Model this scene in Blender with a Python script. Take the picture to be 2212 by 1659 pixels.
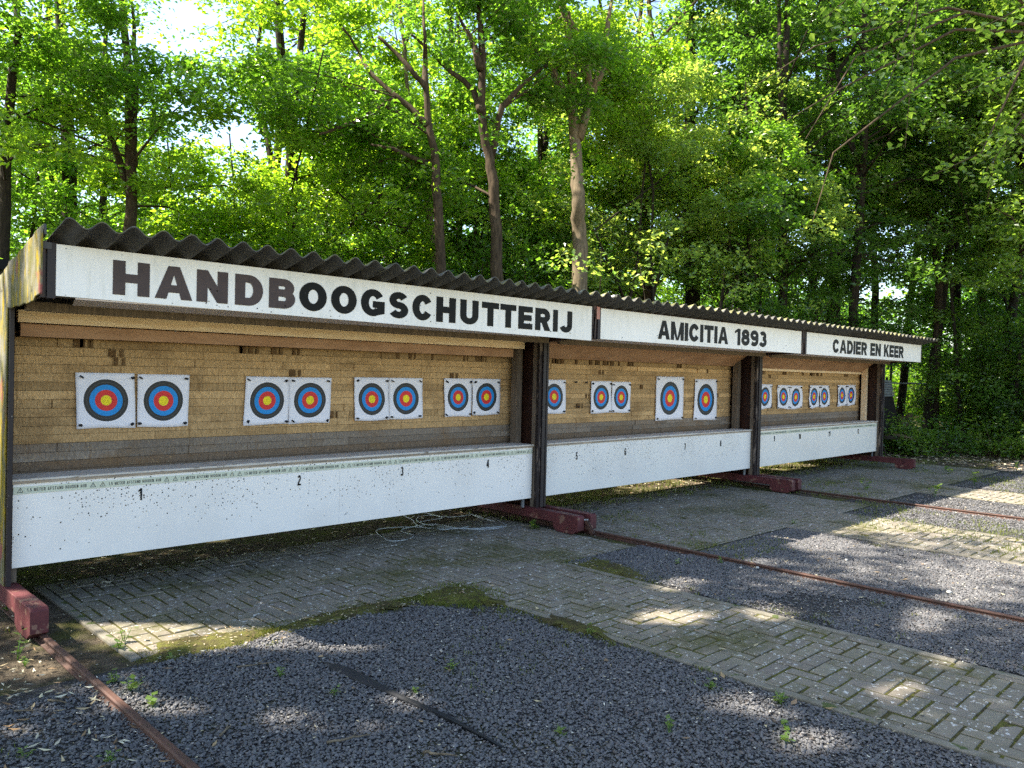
import bpy, math, random
import numpy as np
from mathutils import Vector
rng = np.random.default_rng(7); random.seed(7)
sc = bpy.context.scene
for o in list(bpy.data.objects): bpy.data.objects.remove(o)

# ---------------------------------------------------------------- camera
FPX, CX, CY, EYE = 1721.12, 1106.0, 829.5, 1.6          # focal length and centre on a 2212 px wide frame
_x = np.array([1738, 15.5, FPX]); _x /= np.linalg.norm(_x)
_y = np.array([-1705, -66.5, FPX]); _y -= _x*(_y@_x); _y /= np.linalg.norm(_y)
_z = np.cross(_y, _x); _z = _z if _z[1] < 0 else -_z
RW = np.array([_x, _y, _z])
cd = bpy.data.cameras.new('camera'); cam = bpy.data.objects.new('camera', cd); sc.collection.objects.link(cam)
cd.sensor_width = 36; cd.lens = FPX/2212*36; cd.clip_start = .05; cd.clip_end = 600
from mathutils import Matrix
m3 = Matrix([[RW[i][0], -RW[i][1], -RW[i][2]] for i in range(3)])
cam.matrix_world = Matrix.Translation((0, 0, EYE)) @ m3.to_4x4()
sc.camera = cam
def ray(u, v): return RW @ np.array([u-CX, v-CY, FPX])
def at(u, v, d):                                         # point seen at u,v standing d metres deep
    return np.array([0, 0, EYE]) + ray(u, v)*d/FPX
def gp(u, v, z=0.0):                                     # point of the ground seen at u,v
    r = ray(u, v); return np.array([0, 0, EYE]) + r*(z-EYE)/r[2]

# ---------------------------------------------------------------- light
SUN = np.array([-.62, .525, 1.0])                        # towards the sun
elev = math.atan2(1, math.hypot(.62, .525)); azim = math.atan2(-.62, .525)
w = bpy.data.worlds.new('World'); sc.world = w; w.use_nodes = True
nt = w.node_tree; nt.nodes.clear()
sky = nt.nodes.new('ShaderNodeTexSky'); sky.sky_type = 'NISHITA'; sky.sun_disc = False
sky.sun_elevation = elev; sky.sun_rotation = azim; sky.air_density = 1.0; sky.dust_density = 1.5; sky.ozone_density = 1.0
bg = nt.nodes.new('ShaderNodeBackground'); bg.inputs[1].default_value = .115
wo = nt.nodes.new('ShaderNodeOutputWorld'); nt.links.new(sky.outputs[0], bg.inputs[0]); nt.links.new(bg.outputs[0], wo.inputs[0])
ld = bpy.data.lights.new('sun', 'SUN'); ld.energy = 5.0; ld.angle = math.radians(.53); ld.color = (1, .93, .82)
sun = bpy.data.objects.new('sun', ld); sc.collection.objects.link(sun)
sun.rotation_euler = Vector(SUN).to_track_quat('Z', 'Y').to_euler()
sc.view_settings.view_transform = 'Standard'; sc.view_settings.look = 'None'
sc.view_settings.exposure = 2.15; sc.view_settings.gamma = 1
sc.cycles.max_bounces = 8; sc.cycles.diffuse_bounces = 5; sc.cycles.transmission_bounces = 4
sc.cycles.use_adaptive_sampling = True; sc.cycles.use_denoising = False

# ---------------------------------------------------------------- materials
class NT:
    def __init__(s, name):
        s.m = bpy.data.materials.new(name); s.m.use_nodes = True; s.t = s.m.node_tree
        s.b = s.t.nodes['Principled BSDF']; s.out = s.t.nodes['Material Output']
        s.tc = s.t.nodes.new('ShaderNodeTexCoord')
    def n(s, typ, **kw):
        x = s.t.nodes.new('ShaderNode'+typ)
        for k, v in kw.items(): setattr(x, k, v)
        return x
    def l(s, a, b): s.t.links.new(a, b)
    def coord(s, scale=(1, 1, 1), src='Object', rot=(0, 0, 0)):
        mp = s.n('Mapping'); mp.inputs['Scale'].default_value = scale; mp.inputs['Rotation'].default_value = rot
        s.l(s.tc.outputs[src], mp.inputs['Vector']); return mp.outputs[0]
    def noise(s, scale, detail=4, vec=None, rough=.6):
        x = s.n('TexNoise'); x.inputs['Scale'].default_value = scale; x.inputs['Detail'].default_value = detail
        x.inputs['Roughness'].default_value = rough
        s.l(vec if vec is not None else s.tc.outputs['Object'], x.inputs['Vector']); return x.outputs['Fac']
    def ramp(s, fac, stops, interp='LINEAR'):
        r = s.n('ValToRGB'); cr = r.color_ramp; cr.interpolation = interp
        while len(cr.elements) < len(stops): cr.elements.new(.5)
        for e, (p, c) in zip(cr.elements, stops):
            e.position = p; e.color = (c, c, c, 1) if isinstance(c, (int, float)) else (*c, 1)
        s.l(fac, r.inputs[0]); return r.outputs[0]
    def mix(s, fac, a, b, mode='MIX'):
        x = s.n('Mix', data_type='RGBA', blend_type=mode)
        for inp, val in ((x.inputs[0], fac), (x.inputs[6], a), (x.inputs[7], b)):
            if isinstance(val, (int, float)): inp.default_value = val
            elif isinstance(val, tuple): inp.default_value = (*val, 1)
            else: s.l(val, inp)
        return x.outputs[2]
    def math(s, op, a, b=0.0, c=None):
        x = s.n('Math', operation=op)
        for i, val in enumerate((a, b, c)):
            if val is None: continue
            if isinstance(val, (int, float)): x.inputs[i].default_value = val
            else: s.l(val, x.inputs[i])
        return x.outputs[0]
    def attr(s, name='col'):
        a = s.n('Attribute'); a.attribute_name = name; return a.outputs['Color']
    def bump(s, h, strength=.3, dist=.01):
        x = s.n('Bump'); x.inputs['Strength'].default_value = strength; x.inputs['Distance'].default_value = dist
        s.l(h, x.inputs['Height']); s.l(x.outputs[0], s.b.inputs['Normal'])
    def col(s, c):
        if isinstance(c, tuple): s.b.inputs['Base Color'].default_value = (*c, 1)
        else: s.l(c, s.b.inputs['Base Color'])
        return s
    def rough(s, v, spec=None):
        if isinstance(v, (int, float)): s.b.inputs['Roughness'].default_value = v
        else: s.l(v, s.b.inputs['Roughness'])
        if spec is not None: s.b.inputs['Specular IOR Level'].default_value = spec
        return s
M = {}
def blotch(name, c1, c2, scale=4, rough=.8, spec=.3, bump=.2, bscale=60, stretch=(1, 1, 1), lo=.35, hi=.65, specks=None):
    k = NT(name); v = k.coord(stretch)
    c = k.mix(k.ramp(k.noise(scale, 6, v), [(lo, 0.0), (hi, 1.0)]), c1, c2)
    if specks:                                            # (colour, scale, amount)
        f = k.ramp(k.noise(specks[1], 3, v), [(specks[2], 0.0), (specks[2]+.03, 1.0)]); c = k.mix(f, c, specks[0])
    k.col(c).rough(rough, spec); k.bump(k.noise(bscale, 4, v), bump, .004); M[name] = k.m; return k
blotch('sign_white', (.82, .80, .76), (.74, .72, .67), 3, .42, .4, .03, 5, specks=((.42, .4, .36), 26, .73))
blotch('letter_black', (.006, .006, .005), (.010, .010, .008), 3, .5, .12, .02)
blotch('letter_faded', (.085, .060, .054), (.060, .043, .039), 5, .5, .15, .02, specks=((.012, .01, .01), 9, .68))  # brown reflection on the glossy sign, painted into the colour of its first letters
blotch('soffit', (.74, .62, .54), (.66, .55, .48), 5, .6, .3, .05, specks=((.12, .06, .04), 22, .72))
blotch('timber_new', (.90, .70, .46), (.82, .58, .34), 5, .65, .3, .08, 40, (1, 8, 9), .4, .6, ((.16, .08, .035), 3.2, .74))
blotch('plywood', (.46, .27, .155), (.36, .20, .11), 3.5, .75, .25, .08, 40, (1, 1, 3.5), .42, .62, ((.07, .035, .02), 30, .68))
blotch('timber_grey', (.19, .145, .105), (.10, .078, .056), 7, .85, .2, .25, 40, (8, 8, 1))
blotch('timber_brown', (.075, .04, .022), (.045, .024, .014), 5, .8, .2, .15, 40, (6, 6, 1))
blotch('stain_brown', (.038, .013, .007), (.022, .008, .005), 3, .5, .4, .06, 30, (1, 1, .6), specks=((.16, .12, .09), 24, .76))
blotch('trim_black', (.014, .009, .010), (.022, .014, .013), 6, .55, .4, .2, 30, (3, 3, 1), specks=((.42, .38, .33), 34, .72))
blotch('trim_flaking', (.02, .013, .011), (.17, .13, .10), 5, .8, .3, .35, 26, (5, 5, .9), .52, .62)
blotch('paint_chip', (.45, .15, .10), (.50, .30, .24), 12, .7)
blotch('steel_red', (.110, .027, .028), (.070, .020, .020), 7, .62, .3, .25, 40, specks=((.19, .10, .07), 11, .60))
blotch('steel_rust', (.085, .038, .024), (.05, .026, .018), 14, .7, .4, .3, 90)
blotch('steel_grey', (.35, .36, .36), (.26, .27, .27), 14, .45, .5, .05)
blotch('concrete', (.20, .18, .145), (.125, .115, .085), 9, .95, .15, .4, 120, specks=((.07, .085, .03), 7, .60))
blotch('cable', (.52, .54, .52), (.42, .45, .44), 14, .5, .4, .02)
blotch('rubber', (.012, .013, .014), (.02, .02, .022), 14, .8, .3, .2)
blotch('hut_black', (.008, .006, .005), (.012, .010, .008), 4, .8, .2, .1)
blotch('slat_grey', (.16, .17, .16), (.11, .12, .11), 9, .8, .2, .1)
blotch('stump_wood', (.10, .06, .035), (.05, .03, .02), 8, .9, .2, .4)
blotch('stone', (.5, .48, .43), (.36, .34, .30), 10, .85, .3, .2)
blotch('galvanised', (.2, .21, .21), (.13, .135, .135), 9, .5, .5, .05)

def weather(k, base_sock, c, amt, sc_, st): return k.mix(k.ramp(k.noise(sc_, 6, k.coord(st)), [(.50, 0.0), (.72, amt)]), base_sock, c)
k = NT('sign_white'); c_ = k.mix(k.ramp(k.noise(1.2, 5), [(.4, 0.0), (.65, 1.0)]), (.86, .82, .75), (.78, .74, .66)); c_ = weather(k, c_, (.45, .44, .34), .35, 5, (5, 5, .6)); c_ = k.mix(k.ramp(k.noise(30, 3), [(.72, 0.0), (.76, .5)]), c_, (.4, .36, .3)); k.col(c_).rough(.42, .4); M['sign_white'] = k.m
def roof_mat():
    k = NT('fibre_cement')
    geo = k.n('NewGeometry'); sep = k.n('SeparateXYZ'); k.l(geo.outputs['True Normal'], sep.inputs[0])
    base = k.mix(k.noise(5, 6), (.105, .102, .097), (.062, .060, .058))
    lich = k.mix(k.ramp(k.noise(9, 5), [(.45, 0.0), (.6, 1.0)]), base, (.17, .16, .06))
    lich = k.mix(k.ramp(k.noise(30, 4), [(.58, 0.0), (.66, 1.0)]), lich, (.30, .30, .26))
    up = k.ramp(k.noise(60, 2), [(0, 0.0), (1, 1.0)])
    a = k.attr()                                         # weathered upper skin, clean under side
    k.col(k.mix(k.math('MULTIPLY', a, 1.0), base, lich)).rough(.9, .2); k.bump(k.noise(120, 4), .2, .003); M['roof'] = k.m
roof_mat()
def cladding_mat():
    k = NT('lichen_cladding'); v = k.coord((1, 3.2, .7))
    c = k.mix(k.ramp(k.noise(5, 6, v), [(.40, 0.0), (.55, 1.0)]), (.20, .185, .145), (.13, .12, .042))
    c = k.mix(k.ramp(k.noise(7, 6, k.coord((2, 2.6, .8))), [(.50, 0.0), (.60, 1.0)]), c, (.30, .215, .016))
    c = k.mix(k.ramp(k.noise(14, 6, k.coord((1, 2, .8))), [(.55, 0.0), (.66, 1.0)]), c, (.10, .095, .06))
    c = k.mix(k.ramp(k.noise(22, 4), [(.63, 0.0), (.70, 1.0)]), c, (.05, .045, .03))
    c = k.mix(k.ramp(k.noise(2.6, 5, k.coord((1, 1.5, 1))), [(.60, 0.0), (.66, 1.0)]), c, (.24, .085, .07))
    k.col(c).rough(.9, .15); k.bump(k.noise(60, 5), .4, .004); M['cladding'] = k.m
cladding_mat()
def panel_mat(name, base, amount, stain):
    k = NT(name)
    c = k.mix(k.ramp(k.noise(1.7, 5), [(.45, 0.0), (.62, 1.0)]), base, tuple(x*.93 for x in base))
    if stain: c = k.mix(k.ramp(k.noise(3.1, 2, k.coord((1, 1, 1.3))), [(.56, 0.0), (.575, stain)]), c, (.78, .76, .68))
    sep = k.n('SeparateXYZ'); k.l(k.tc.outputs['Object'], sep.inputs[0])
    hgt = k.n('MapRange'); hgt.inputs[1].default_value = .28; hgt.inputs[2].default_value = .84
    k.l(sep.outputs[2], hgt.inputs[0])
    for sca, rad in ((25, .13), (41, .15)):              # arrow holes, each with a grey rim
        vo = k.n('TexVoronoi'); vo.voronoi_dimensions = '2D'; vo.inputs['Scale'].default_value = sca
        cx = k.n('CombineXYZ'); k.l(sep.outputs[0], cx.inputs[0]); k.l(sep.outputs[2], cx.inputs[1])
        k.l(cx.outputs[0], vo.inputs['Vector'])
        vc = k.n('SeparateColor'); k.l(vo.outputs['Color'], vc.inputs[0])
        dens = k.math('MULTIPLY', k.math('POWER', hgt.outputs[0], 1.6), amount)
        dens = k.math('MULTIPLY', dens, k.ramp(k.noise(1.6, 2), [(.38, .05), (.62, 1.0)]))
        on = k.math('MULTIPLY', k.math('LESS_THAN', vo.outputs['Distance'], rad), k.math('LESS_THAN', vc.outputs[0], dens))
        c = k.mix(on, c, (.06, .055, .05))
    c = k.mix(k.ramp(k.noise(38, 3), [(.70, 0.0), (.74, .3)]), c, (.35, .34, .32))
    k.col(c).rough(.38, .45); M[name] = k.m
panel_mat('panel_white', (.86, .81, .74), .62, 0)
panel_mat('panel_stained', (.76, .73, .67), .80, .3)
panel_mat('panel_plain', (.80, .75, .66), .06, .1)
blotch('shelf_board', (.62, .57, .50), (.50, .44, .36), 4, .6, .3, .1, 40, (1, 5, 5), specks=((.2, .16, .11), 9, .62))
blotch('shelf_edge', (.40, .31, .22), (.22, .17, .12), 6, .7, .3, .1, 40, (1, 4, 4))
blotch('tape', (.60, .62, .47), (.54, .56, .43), 5, .35, .4, .02)
blotch('tape_print', (.03, .03, .025), (.07, .07, .06), 40, .5)

def straw_mat():
    k = NT('pressed_straw'); a = k.attr()
    v = k.coord((30, 30, 9)); f = k.noise(3, 5, v)
    c = k.mix(k.ramp(f, [(.3, .0), (.7, 1.0)]), k.mix(.5, a, (.06, .03, .008)), a)
    c = k.mix(k.ramp(k.noise(95, 3), [(.60, 0.0), (.7, .55)]), c, (.62, .46, .24)); c = k.mix(k.ramp(k.noise(2.2, 6, k.coord((1, 1, 2.5))), [(.50, 0.0), (.68, .55)]), c, (.20, .115, .05)); c = k.mix(k.ramp(k.noise(3, 4, k.coord((16, 16, .8))), [(.60, 0.0), (.70, .5)]), c, (.16, .09, .04))
    k.col(c).rough(.95, .1); k.bump(k.noise(4, 6, v), .9, .012); M['straw'] = k.m
straw_mat()
def target_mat():
    k = NT('target_face'); sep = k.n('SeparateXYZ'); k.l(k.tc.outputs['UV'], sep.inputs[0])
    dx = k.math('SUBTRACT', sep.outputs[0], .5); dy = k.math('SUBTRACT', sep.outputs[1], .5)
    r = k.math('SQRT', k.math('ADD', k.math('MULTIPLY', dx, dx), k.math('MULTIPLY', dy, dy)))
    Y, R_, B, K, W = (.90, .72, .01), (.68, .035, .030), (.012, .26, .66), (.030, .031, .030), (.82, .80, .84)
    g = (.35, .33, .38); kk = (.14, .13, .12)
    c = k.ramp(k.math('MULTIPLY', r, 2), [(0, Y), (.185, (.3, .12, .2)), (.19, R_), (.38, (.12, .16, .4)), (.387, B), (.57, K), (.655, kk), (.664, K), (.766, W), (.84, (.55, .55, .62)), (.848, W), (.93, (.55, .55, .62)), (.938, W)], 'CONSTANT')
    oi = k.n('ObjectInfo')
    for sca, rad, dn in ((42, .17, 1.0), (29, .13, .7)):
        mp = k.n('VectorMath', operation='ADD'); k.l(k.tc.outputs['UV'], mp.inputs[0]); k.l(oi.outputs['Location'], mp.inputs[1])
        vo = k.n('TexVoronoi'); vo.voronoi_dimensions = '2D'; vo.inputs['Scale'].default_value = sca
        k.l(mp.outputs[0], vo.inputs['Vector'])
        vc = k.n('SeparateColor'); k.l(vo.outputs['Color'], vc.inputs[0])
        fall = k.ramp(r, [(.02, .75), (.12, .60), (.20, .40), (.30, .14), (.42, .03)])
        wear = k.math('MULTIPLY', fall, k.attr('wear'))
        on = k.math('MULTIPLY', k.math('LESS_THAN', vo.outputs['Distance'], rad), k.math('LESS_THAN', vc.outputs[0], wear))
        c = k.mix(on, c, (.012, .006, .006))
    k.col(c).rough(.55, .3); M['target'] = k.m
target_mat()
def brick_mat():
    k = NT('paving_brick'); a = k.attr()
    c = k.mix(.5, a, k.mix(k.noise(16, 6), (.12, .105, .083), (.24, .215, .17)), 'MIX')
    c = k.mix(k.ramp(k.noise(34, 2), [(.635, 0.0), (.66, .9)]), c, (.46, .45, .42))         # pale lichen spots
    ms = k.math('ADD', k.noise(1.1, 5), k.math('MULTIPLY', k.noise(26, 4), .35))
    c = k.mix(k.ramp(ms, [(.68, 0.0), (.84, .8)]), c, (.070, .068, .018))
    k.col(c).rough(.92, .2); k.bump(k.noise(220, 4), .5, .003); M['brick'] = k.m
brick_mat()
def moss_mat():
    k = NT('moss'); c = k.mix(k.ramp(k.noise(24, 6), [(.35, 0.0), (.62, 1.0)]), (.055, .045, .025), (.115, .118, .026))
    c = k.mix(k.ramp(k.noise(3, 4), [(.45, 0.0), (.65, .7)]), c, (.06, .045, .028))
    k.col(c).rough(1, .05); k.bump(k.noise(90, 5), 1, .012); M['moss'] = k.m
moss_mat()
def soil_mat():
    k = NT('woodland_floor'); c = k.mix(k.ramp(k.noise(14, 8), [(.35, 0.0), (.65, 1.0)]), (.045, .036, .025), (.125, .10, .070))
    c = k.mix(k.ramp(k.noise(1.3, 6), [(.46, 0.0), (.60, 1.0)]), c, (.085, .088, .024))
    c = k.mix(k.ramp(k.noise(75, 3), [(.62, 0.0), (.68, .8)]), c, (.28, .24, .17))
    k.col(c).rough(1, .05); k.bump(k.noise(50, 6), 1, .03); M['soil'] = k.m
soil_mat()
def gravelbed_mat():
    k = NT('gravel_bed'); vo = k.n('TexVoronoi'); vo.inputs['Scale'].default_value = 55; k.l(k.tc.outputs['Object'], vo.inputs['Vector'])
    c = k.mix(k.ramp(vo.outputs['Distance'], [(.1, 0.0), (.6, 1.0)]), (.11, .105, .10), (.03, .028, .027))
    c = k.mix(k.ramp(k.noise(2.2, 6), [(.54, 0.0), (.66, .8)]), c, (.07, .068, .03))
    k.col(c).rough(.9, .2); k.bump(k.ramp(vo.outputs['Distance'], [(0, 1.0), (.6, 0.0)]), 1, .012); M['gravel_bed'] = k.m
gravelbed_mat()
def gravel_mat():
    k = NT('slate_gravel'); a = k.attr(); k.col(k.mix(.35, a, k.mix(k.noise(40, 3), (.042, .040, .040), (.15, .146, .145)))).rough(.75, .35); M['gravel'] = k.m
gravel_mat()
def attr_mat(name, rough=.9, trans=0):
    k = NT(name); a = k.attr(); k.col(a).rough(rough, .25)
    if trans:
        t = k.n('BsdfTranslucent'); mx = k.n('MixShader'); mx.inputs[0].default_value = trans
        k.l(k.mix(1.0, a, (1.5, 1.35, .6), 'MULTIPLY'), t.inputs[0]); k.l(k.b.outputs[0], mx.inputs[1]); k.l(t.outputs[0], mx.inputs[2]); k.l(mx.outputs[0], k.out.inputs[0])
    M[name] = k.m
attr_mat('litter'); attr_mat('blade', .6, .4)
def leaf_mat(name, c1, c2, tr, trans=.5):
    k = NT(name); g = k.n('NewGeometry')
    c = k.mix(g.outputs['Random Per Island'], tuple(x*.8 for x in c1), tuple(x*1.25 for x in c2)); ct = k.mix(g.outputs['Random Per Island'], tuple(min(.95, x*1.25) for x in tr), (tr[0]*.40, tr[1]*.55, tr[2]*.6))
    k.col(c).rough(.30, .6)
    t = k.n('BsdfTranslucent'); mx = k.n('MixShader'); mx.inputs[0].default_value = trans
    k.l(ct, t.inputs[0]); k.l(k.b.outputs[0], mx.inputs[1]); k.l(t.outputs[0], mx.inputs[2]); k.l(mx.outputs[0], k.out.inputs[0])
    M[name] = k.m
leaf_mat('leaf_maple', (.048, .098, .018), (.085, .145, .025), (.32, .58, .03))
leaf_mat('leaf_robinia', (.070, .130, .020), (.11, .180, .026), (.52, .76, .03), .52)
leaf_mat('leaf_oak', (.080, .140, .035), (.13, .20, .06), (.66, .84, .10), .55)
leaf_mat('leaf_dark', (.038, .080, .020), (.065, .115, .028), (.24, .44, .03), .46)
leaf_mat('leaf_hazel', (.060, .115, .025), (.10, .155, .035), (.42, .60, .05))
leaf_mat('leaf_ivy', (.018, .045, .014), (.032, .062, .018), (.06, .14, .02), .25)
blotch('bark_brown', (.085, .062, .040), (.034, .025, .017), 7, .95, .1, .9, 22, (4, 4, .8))
blotch('bark_pale', (.20, .155, .10), (.10, .078, .05), 6, .95, .1, .8, 22, (4, 4, .9))
blotch('bark_dark', (.045, .036, .026), (.022, .018, .014), 7, .95, .1, .9, 22, (4, 4, .8))

# ---------------------------------------------------------------- mesh helpers
def mesh_np(name, V, F, mats, fm=None, col=None, colname='col', smooth=False):
    """V (n,3); F (m,k) one polygon size; col per face."""
    me = bpy.data.meshes.new(name); V = np.asarray(V, np.float32); F = np.asarray(F, np.int32); m, k = F.shape
    me.vertices.add(len(V)); me.vertices.foreach_set('co', V.ravel())
    me.loops.add(m*k); me.loops.foreach_set('vertex_index', F.ravel())
    me.polygons.add(m); me.polygons.foreach_set('loop_start', np.arange(0, m*k, k, dtype=np.int32))
    me.polygons.foreach_set('loop_total', np.full(m, k, np.int32))
    for x in mats: me.materials.append(M[x])
    if fm is not None: me.polygons.foreach_set('material_index', np.asarray(fm, np.int32))
    me.polygons.foreach_set('use_smooth', np.full(m, smooth, bool))
    if col is not None:
        ca = me.attributes.new(colname, 'FLOAT_COLOR', 'FACE'); c = np.ones((m, 4), np.float32); c[:, :3] = col
        ca.data.foreach_set('color', c.ravel())
    me.update(); me.validate(); return me
class MB:
    def __init__(s): s.v = []; s.f = []; s.m = []; s.c = []
    def poly(s, pts, faces, mi=0, col=None):
        b = len(s.v); s.v += [tuple(map(float, p)) for p in pts]
        for f in faces: s.f.append([b+i for i in f]); s.m.append(mi); s.c.append(col)
        return s
    def box(s, a, b, mi=0, col=None):
        (x0, y0, z0), (x1, y1, z1) = a, b
        P = [(x0,y0,z0),(x1,y0,z0),(x1,y1,z0),(x0,y1,z0),(x0,y0,z1),(x1,y0,z1),(x1,y1,z1),(x0,y1,z1)]
        return s.poly(P, [(0,3,2,1),(4,5,6,7),(0,1,5,4),(1,2,6,5),(2,3,7,6),(3,0,4,7)], mi, col)
    def prism(s, prof, a, b, axis=0, mi=0):
        """closed profile (list of 2-tuples) swept along axis from a to b"""
        n = len(prof); P = []
        for t in (a, b):
            for (p, q) in prof: P.append((t, p, q) if axis == 0 else (p, t, q) if axis == 1 else (p, q, t))
        fs = [(i, (i+1) % n, n+(i+1) % n, n+i) for i in range(n)] + [tuple(range(n))[::-1], tuple(range(n, 2*n))]
        return s.poly(P, fs, mi)
    def bar(s, p, q, w, h=None, mi=0):
        p = Vector(p); q = Vector(q); d = (q-p).normalized(); h = h or w
        up = Vector((0, 0, 1)) if abs(d.z) < .95 else Vector((1, 0, 0)); a = d.cross(up).normalized()*w/2; b = a.cross(d).normalized()*h/2
        P = [p-a-b, p+a-b, p+a+b, p-a+b, q-a-b, q+a-b, q+a+b, q-a+b]
        return s.poly(P, [(0,3,2,1),(4,5,6,7),(0,1,5,4),(1,2,6,5),(2,3,7,6),(3,0,4,7)], mi)
    def tube(s, pts, rad, n=8, mi=0, cap=True):
        pts = [Vector(p) for p in pts]; N = len(pts); rad = rad if hasattr(rad, '__len__') else [rad]*N
        b = len(s.v); ref = Vector((.31, .87, .2)).normalized()
        for i, p in enumerate(pts):
            d = (pts[min(i+1, N-1)]-pts[max(i-1, 0)]).normalized(); a = d.cross(ref)
            if a.length < .1: a = d.cross(Vector((1, 0, 0)))
            a.normalize(); c = d.cross(a)
            for k in range(n):
                t = 2*math.pi*k/n; s.v.append(tuple(p+(a*math.cos(t)+c*math.sin(t))*rad[i]))
        for i in range(N-1):
            for k in range(n):
                s.f.append([b+i*n+k, b+i*n+(k+1) % n, b+(i+1)*n+(k+1) % n, b+(i+1)*n+k]); s.m.append(mi); s.c.append(None)
        if cap:
            s.f.append([b+k for k in range(n)][::-1]); s.m.append(mi); s.c.append(None)
            s.f.append([b+(N-1)*n+k for k in range(n)]); s.m.append(mi); s.c.append(None)
        return s
    def build(s, name, mats, parent=None, bevel=0, smooth=False):
        me = bpy.data.meshes.new(name); mats = [mats] if isinstance(mats, str) else mats
        me.from_pydata(s.v, [], s.f)
        for x in mats: me.materials.append(M[x])
        me.polygons.foreach_set('material_index', s.m); me.polygons.foreach_set('use_smooth', [smooth]*len(s.f))
        if any(c is not None for c in s.c):
            ca = me.attributes.new('col', 'FLOAT_COLOR', 'FACE')
            ca.data.foreach_set('color', np.array([(*(c or (.5,.5,.5)), 1) for c in s.c], np.float32).ravel())
        me.update()
        return link(name, me, parent, bevel)
def link(name, me, parent=None, bevel=0, loc=None):
    o = bpy.data.objects.new(name, me); sc.collection.objects.link(o)
    if loc is not None: o.location = loc
    if parent is not None: o.parent = parent
    if bevel:
        b = o.modifiers.new('bevel', 'BEVEL'); b.width = bevel; b.segments = 2; b.limit_method = 'ANGLE'
    return o
def tag(o, label, cat, group=None, kind=None):
    if label: o['label'] = label
    if cat: o['category'] = cat
    if group: o['group'] = group
    if kind: o['kind'] = kind
    return o
def thing(name, label, cat, loc=(0, 0, 0), group=None):
    o = bpy.data.objects.new(name, None); sc.collection.objects.link(o); o.location = loc; o.empty_display_size = .1
    return tag(o, label, cat, group)
def sub_loc(o, pts, loc): return [tuple(np.array(p)-np.array(loc)) for p in pts]

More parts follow.
